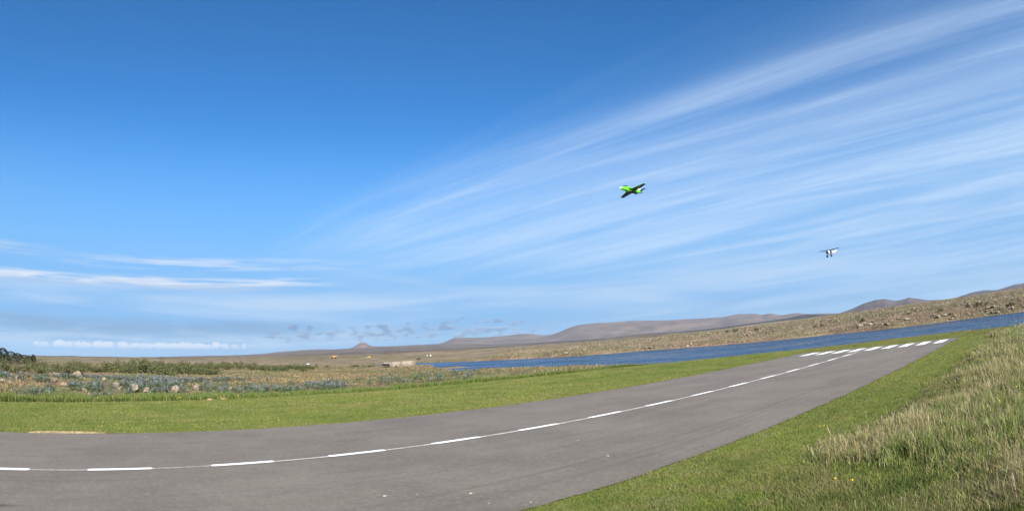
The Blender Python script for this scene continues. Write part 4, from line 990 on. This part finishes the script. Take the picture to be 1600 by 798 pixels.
# ------------------------------------------------------------------ small things on the ground
def mound(name, cx, cy_, L, Wd, H_, yaw, mat, label, cat, seed):
    n, m = 22, 9; u, v = np.meshgrid(np.linspace(-1, 1, n), np.linspace(-1, 1, m), indexing='ij'); e = np.clip(1 - u ** 2 - v ** 2, 0, 1)
    x = u * L / 2; y = v * Wd / 2 * (.75 + .5 * vnoise(u * 3 + seed, v * 0, seed)); z = H_ * np.sqrt(e) * (.6 + .7 * fbm(u * 3, v * 3, seed, 3)) - .01
    V = np.stack([x * math.cos(yaw) - y * math.sin(yaw) + cx, x * math.sin(yaw) + y * math.cos(yaw) + cy_, z], -1); V[..., 2] += np.maximum(height(V[..., 0], V[..., 1]), 0.012)
    i, j = np.meshgrid(np.arange(n - 1), np.arange(m - 1), indexing='ij'); q = np.stack([i * m + j, (i + 1) * m + j, (i + 1) * m + j + 1, i * m + j + 1], -1).reshape(-1, 4)
    return tag(link(name, mesh_np(name, V.reshape(-1, 3), [q], mat, None, True)), label, cat)
M_SAND = plain('dry_sand', (.235, .185, .095), .95, .1, .35, 14.0); M_SOIL = plain('bare_soil', (.24, .17, .10), .95, .1, .35, 9.0)
sx_, sy_ = so2xy(-1.75, 13.86); mound('sand_strip', sx_, sy_, 2.0, .26, .055, math.pi / 2 - RW_AZ, M_SAND, 'strip of dry sandy straw where the lawn meets the runway at the left', 'sand', 3)
p = stand(344, 623, 15, 60); mound('soil_heap', p.x, p.y, .70, .4, .10, .5, M_SOIL, 'small heap of light brown soil at the edge of the long grass', 'soil', 5)
p = stand(328, 624.5, 15, 60); mound('soil_heap', p.x, p.y, .30, .3, .07, .3, M_SOIL, 'tiny patch of brown soil just left of the soil heap', 'soil', 8)

M_FLOWER = plain('dandelion_yellow', (.55, .40, .012), .7, .2, .15); M_STALK = plain('green_stalk', (.09, .13, .03), .7, .2)
def dandelion(x, y, label, size=.024, hh=.10, r0=4.0):
    p = stand(x, y, r0, 60); p.z = max(p.z, .01) ; e = empty('dandelion', p)
    part('stalk', [capped((0, 0, -.02), (.01, 0, hh), .003, .0025, 6)], M_STALK, e)
    pet = []
    for q in range(9):
        a = q * .698; c, s_ = math.cos(a), math.sin(a); v = np.array([(.01, 0, hh), (.01 + size * math.cos(a - .35), size * math.sin(a - .35), hh + .006), (.01 + size * 1.1 * c, size * 1.1 * s_, hh + .002), (.01 + size * math.cos(a + .35), size * math.sin(a + .35), hh + .006)])
        pet.append((v, np.array([(0, 1, 2, 3)])))
    pet.append(capped((.01, 0, hh - .002), (.01, 0, hh + .014), size * .7, size * .45, 8))
    part('flower_head', pet, M_FLOWER, e); tag(e, label, 'flower', 'dandelions in the grass')
for x, y, lab in ((1303, 760, 'biggest yellow dandelion at the bottom of the meadow edge'), (1330, 763, 'yellow dandelion just right of the biggest one at the bottom'), (1362, 692, 'yellow dandelion in front of the dry grass clump'), (1280, 675, 'left one of two tiny dandelions on the mown edge'), (1286.5, 674, 'right one of two tiny dandelions on the mown edge'),
    (1358, 623, 'lone small dandelion on the mown edge beside the runway'), (1561, 664, 'yellow flower in the tall grass at the right'), (1582, 624, 'upper yellow flower at the right edge of the tall grass'), (1588, 637, 'lower yellow flower at the right edge of the tall grass')):
    dandelion(x, y, lab, .015 if y > 700 else .013 if x < 1400 else .017, .08 if x < 1400 else .30)
for x, y, lab in ((275.5, 625, 'left yellow flower of three at the long grass by the stony bank'), (278, 628, 'middle yellow flower of three at the long grass by the stony bank'), (282, 627, 'right yellow flower of three at the long grass by the stony bank')): dandelion(x, y, lab, .045, .16, 12)
M_CHIP = plain('pale_stone_chip', (.42, .39, .35), .8, .3, .2, 40.0)
for x, y, sz, lab in ((601, 773.5, .034, 'largest whitish flake lying on the asphalt'), (652, 771, .014, 'small chip between the two bigger flakes on the asphalt'), (735.5, 769, .026, 'bright oval white chip on the asphalt'), (764, 784.5, .014, 'small pale chip right of the oval chip'), (829, 783, .018, 'pale chip by the bottom corner of the grass edge'), (903, 687, .02, 'pale chip on the asphalt right of the centre dashes'), (228, 682, .03, 'pale chip near the far edge of the runway at the left'), (950, 711, .032, 'thin pale flake in the middle of the near lane')):
    p = stand(x, y, 3, 60, .03); o = link('stone_chip', SMALL[int(x) % 6]); o.location = (p.x, p.y, .024); o.scale = (sz, sz * .8, sz * .35); o.rotation_euler = (0, 0, random.uniform(0, 6.28)); o.material_slots[0].link = 'OBJECT'; o.material_slots[0].material = M_CHIP
    tag(o, lab, 'stone', 'chips on the asphalt')

# leafy saplings above the tall grass at the right
def sapling(x, y, rr, top, label, k):
    d = view_ray(x, y); a = math.degrees(math.atan2(d.x, d.y)); p = polar(a, rr); H_ = top - p.z
    e = empty('leafy_sapling', p); rg = np.random.default_rng(600 + k); V, CL = [], []
    tips = []
    for q in range(5):
        an = q * 1.257 + rg.uniform(-.4, .4); tip = np.array([math.cos(an) * .2 * rg.uniform(.3, 1), math.sin(an) * .2 * rg.uniform(.3, 1), H_ * rg.uniform(.75, 1)]); tips.append(tip)
    part('stem', [capped((0, 0, -.05), tuple(t_), .006, .002, 5) for t_ in tips], M_STALK, e)
    leaves = []
    for t_ in tips:
        for q in range(16):
            c = t_ * rg.uniform(.45, 1.02); u = rg.normal(size=3); u[2] = abs(u[2]); u /= np.linalg.norm(u); w = np.cross(u, rg.normal(size=3)); w /= np.linalg.norm(w); L = rg.uniform(.03, .055)
            leaves.append((np.array([c, c + u * L * .5 + w * L * .22, c + u * L, c + u * L * .5 - w * L * .22]), np.array([(0, 1, 2, 3)])))
    part('leaves', leaves, M_SAP, e); tag(e, label, 'plant', 'saplings in the meadow')
M_SAP = plain('grey_green_leaf', (.20, .24, .14), .7, .2, .3, 25.0)
for a_ in [(1584, 515, 19, .92, 'grey green leafy sapling rising above the tall grass at the right', 1), (1591, 512, 20, .84, 'shorter leafy sapling right behind the tall one above the meadow', 2), (1599, 500, 18, 1.0, 'leafy sapling cut by the right edge of the picture', 3)]: sapling(*a_)

# ------------------------------------------------------------------ the two model aircraft
def body_matrix(head, pitch, bank, px_, py_, dist):
    a, b, c = (math.radians(v) for v in (head, pitch, bank)); o = Vector((0, 0, EYE)) + view_ray(px_, py_) * dist
    return Matrix.Translation(o) @ Matrix.Rotation(a, 4, 'Z') @ Matrix.Rotation(-b, 4, 'Y') @ Matrix.Rotation(c, 4, 'X')
def hull(secs, n=16, power=2.4):
    """secs: (x, z centre, half width, half height)"""
    a = np.arange(n) * 2 * np.pi / n; V = []
    for x, zc, w, h in secs:
        c, s_ = np.cos(a), np.sin(a); V.append(np.stack([np.full(n, x), np.sign(c) * np.abs(c) ** (2 / power) * w, zc + np.sign(s_) * np.abs(s_) ** (2 / power) * h], -1))
    k = np.arange(n); k2 = (k + 1) % n; m = len(secs)
    return np.concatenate(V), np.concatenate([np.stack([l * n + k, l * n + k2, (l + 1) * n + k2, (l + 1) * n + k], -1) for l in range(m - 1)])[:, ::-1]
def airfoil(root, tip, chord_r, chord_t, thick, side, n=9):
    """tapered wing half: root/tip = leading edge points (x,y,z)"""
    u = np.linspace(0, 1, n); yt = thick * 2.6 * (.2969 * np.sqrt(u) - .126 * u - .3516 * u ** 2 + .2843 * u ** 3 - .1015 * u ** 4) * 2
    V = []
    for (lx, ly, lz), ch in ((root, chord_r), (tip, chord_t)):
        up = np.stack([lx - u * ch, np.full(n, ly), lz + yt * ch * 1.2], -1); dn = np.stack([lx - u[::-1][1:-1] * ch, np.full(n - 2, ly), lz - yt[::-1][1:-1] * ch * .8], -1); V.append(np.concatenate([up, dn]))
    m = len(V[0]); Vc = np.concatenate(V + [V[1] * np.array([1, 1, 1]) * .0 + V[1].mean(0)]); k = np.arange(m); k2 = (k + 1) % m
    q = np.concatenate([np.stack([k, k2, m + k2, m + k], -1), np.stack([m + k, m + k2, 2 * m + k2, 2 * m + k], -1)])
    return Vc, q if side > 0 else q[:, ::-1]
M_GREEN = plain('lime_green_gloss', (.11, .56, .02), .22, .5); M_DARKW = plain('black_film', (.014, .014, .016), .35, .4); M_BRONZE = plain('bronze_panel', (.16, .095, .075), .45, .4); M_CANOPY = plain('smoked_canopy', (.035, .022, .018), .08, .6)
jet = empty('model_jet', M=body_matrix(219, 1, 13, 985.6, 297.35, 25.6))
fus = part('fuselage', [hull([(.76, -.01, .004, .004), (.72, -.005, .022, .02), (.62, .0, .05, .045), (.46, .01, .085, .08), (.28, .015, .105, .105), (.08, .015, .115, .115), (-.16, .01, .112, .11), (-.40, .012, .092, .09), (-.60, .02, .066, .066), (-.72, .025, .05, .05)], 20)], M_GREEN, jet, True)
part('nose_tip', [hull([(.765, -.01, .002, .002), (.725, -.005, .024, .022), (.66, -.001, .043, .040)], 20)], M_WHITE, fus, True)
part('canopy', [hull([(.52, .075, .004, .004), (.46, .10, .038, .03), (.34, .125, .056, .045), (.20, .128, .056, .045), (.06, .118, .04, .028), (-.02, .11, .004, .004)], 16)], M_CANOPY, fus, True)
part('belly_panel', [hull([(.20, -.055, .004, .004), (.12, -.062, .085, .050), (-.15, -.064, .09, .050), (-.34, -.05, .07, .042), (-.42, -.045, .004, .004)], 16)], M_DARKW, fus, True)
part('nozzle', [capped((-.70, 0, .025), (-.775, 0, .027), .044, .036, 16)], M_BLACK, fus)
for sd in (1, -1):
    part('intake', [hull([(.24, -.005, .028, .05), (.10, -.005, .034, .055), (-.15, -.0, .02, .04), (-.24, 0, .003, .003)], 12)], M_BLACK, fus).location = (0, sd * .105, 0)
    wg = part('wing', [airfoil((.16, sd * .09, -.02), (-.06, sd * .69, .0), .42, .20, .07, sd)], M_DARKW, jet)
    part('leading_edge', [airfoil((.166, sd * .10, -.018), (-.054, sd * .688, .003), .065, .045, .16, sd)], M_GREEN, wg)
    part('wing_panel', [(np.array([(.02, sd * .24, -.036), (-.10, sd * .24, -.032), (-.13, sd * .50, -.022), (-.03, sd * .50, -.026), (.02, sd * .24, -.040), (-.10, sd * .24, -.036), (-.13, sd * .50, -.026), (-.03, sd * .50, -.030)]), np.array([(0, 1, 2, 3), (7, 6, 5, 4), (0, 4, 5, 1), (1, 5, 6, 2), (2, 6, 7, 3), (3, 7, 4, 0)]))], M_BRONZE, wg)
    part('tailplane', [airfoil((-.50, sd * .05, .05), (-.62, sd * .30, .06), .20, .12, .06, sd)], M_DARKW, jet)
fin = np.array([(x, y, z) for y in (-.010, .010) for x, z in ((-.42, .08), (-.68, .08), (-.76, .33), (-.65, .33))]); part('tail_fin', [(fin, np.array([(0, 1, 2, 3), (7, 6, 5, 4), (0, 4, 5, 1), (1, 5, 6, 2), (2, 6, 7, 3), (3, 7, 4, 0)]))], M_GREEN, jet)
part('fin_band', [(fin * np.array([1, 1.4, 1]) * np.array([1, 1, .30]) + np.array([-.035, 0, .095]), np.array([(0, 1, 2, 3), (7, 6, 5, 4), (0, 4, 5, 1), (1, 5, 6, 2), (2, 6, 7, 3), (3, 7, 4, 0)]))], M_WHITE, jet)
tag(jet, 'lime green model jet with black wings banking in the sky', 'model plane')

M_NAVY = plain('dark_blue_film', (.022, .028, .05), .4, .4); M_RED = plain('red_trim', (.45, .04, .035), .4, .4)
tr = empty('model_propeller_plane', M=body_matrix(204, -1, -1, 1296.84, 394.4, 52.8))
fb = part('fuselage', [hull([(.44, .0, .05, .05), (.42, .0, .105, .11), (.20, .02, .13, .15), (-.12, .02, .125, .145), (-.50, .03, .08, .09), (-.98, .05, .025, .045), (-1.02, .05, .004, .004)], 16, 4)], M_WHITE, tr, True)
part('cowl', [hull([(.50, .0, .03, .03), (.485, .0, .095, .095), (.36, .0, .125, .13), (.33, .0, .004, .004)], 16, 3)], M_NAVY, fb, True)
part('windscreen', [hull([(.20, .10, .10, .03), (.12, .15, .12, .06), (.02, .165, .128, .055), (.0, .165, .01, .01)], 12, 3)], M_GLASS, fb)
part('stripe', [box(-.25, .0, .0, .5, .256, .035)], M_RED, fb)
part('propeller', [(np.array([(.535, -.02, -.25), (.525, .02, -.25), (.545, .03, 0), (.525, -.03, 0), (.535, .02, .25), (.525, -.02, .25)]), np.array([(0, 1, 2, 3), (3, 2, 4, 5)])), capped((.49, 0, 0), (.57, 0, 0), .035, .008, 10)], M_BLACK, tr)
for sd in (1, -1):
    part('wing', [airfoil((.21, 0, .20), (.19, sd * 1.02, .235), .38, .33, .13, sd)], M_NAVY, tr)
    part('wing_strut', [capped((.08, sd * .12, -.06), (.06, sd * .52, .18), .012, .012, 6)], M_BLACK, tr)
    part('gear_leg', [capped((.18, sd * .08, -.10), (.17, sd * .215, -.29), .014, .012, 6)], M_STEEL, tr)
    wh = part('wheel', [capped((.17, sd * .19, -.30), (.17, sd * .265, -.30), .105, .105, 16)], M_BLACK, tr); part('hub', [capped((.17, sd * .184, -.30), (.17, sd * .271, -.30), .03, .03, 10)], M_STEEL, wh)
    part('tailplane', [airfoil((-.80, sd * .01, .07), (-.86, sd * .36, .075), .20, .14, .06, sd)], M_WHITE, tr)
f2 = np.array([(x, y, z) for y in (-.012, .012) for x, z in ((-.72, .06), (-1.02, .04), (-1.04, .25), (-.92, .25))]); part('tail_fin', [(f2, np.array([(0, 1, 2, 3), (7, 6, 5, 4), (0, 4, 5, 1), (1, 5, 6, 2), (2, 6, 7, 3), (3, 7, 4, 0)]))], M_WHITE, tr)
tag(tr, 'white high winged model propeller plane with big black wheels low over the hills', 'model plane')

# ------------------------------------------------------------------ haze over the plain
hv, hq_ = box(0, 0, 118.0, 26500, 26500, 376.0)
hz = link('haze', mesh_np('haze', hv, [hq_])); hz['kind'] = 'stuff'; hz['label'] = 'thin pale haze over the plain and hills'; hz['category'] = 'haze'
hm = bpy.data.materials.new('haze_air'); hm.use_nodes = True; ht = NT(hm.node_tree); ht.n.clear()
pv = ht.node('ShaderNodeVolumePrincipled'); pv.inputs['Color'].default_value = (.66, .82, 1.0, 1); pv.inputs['Density'].default_value = HAZE; pv.inputs['Anisotropy'].default_value = 0.0
mo = ht.node('ShaderNodeOutputMaterial'); ht.l.new(pv.outputs[0], mo.inputs['Volume']); hz.data.materials.append(hm)
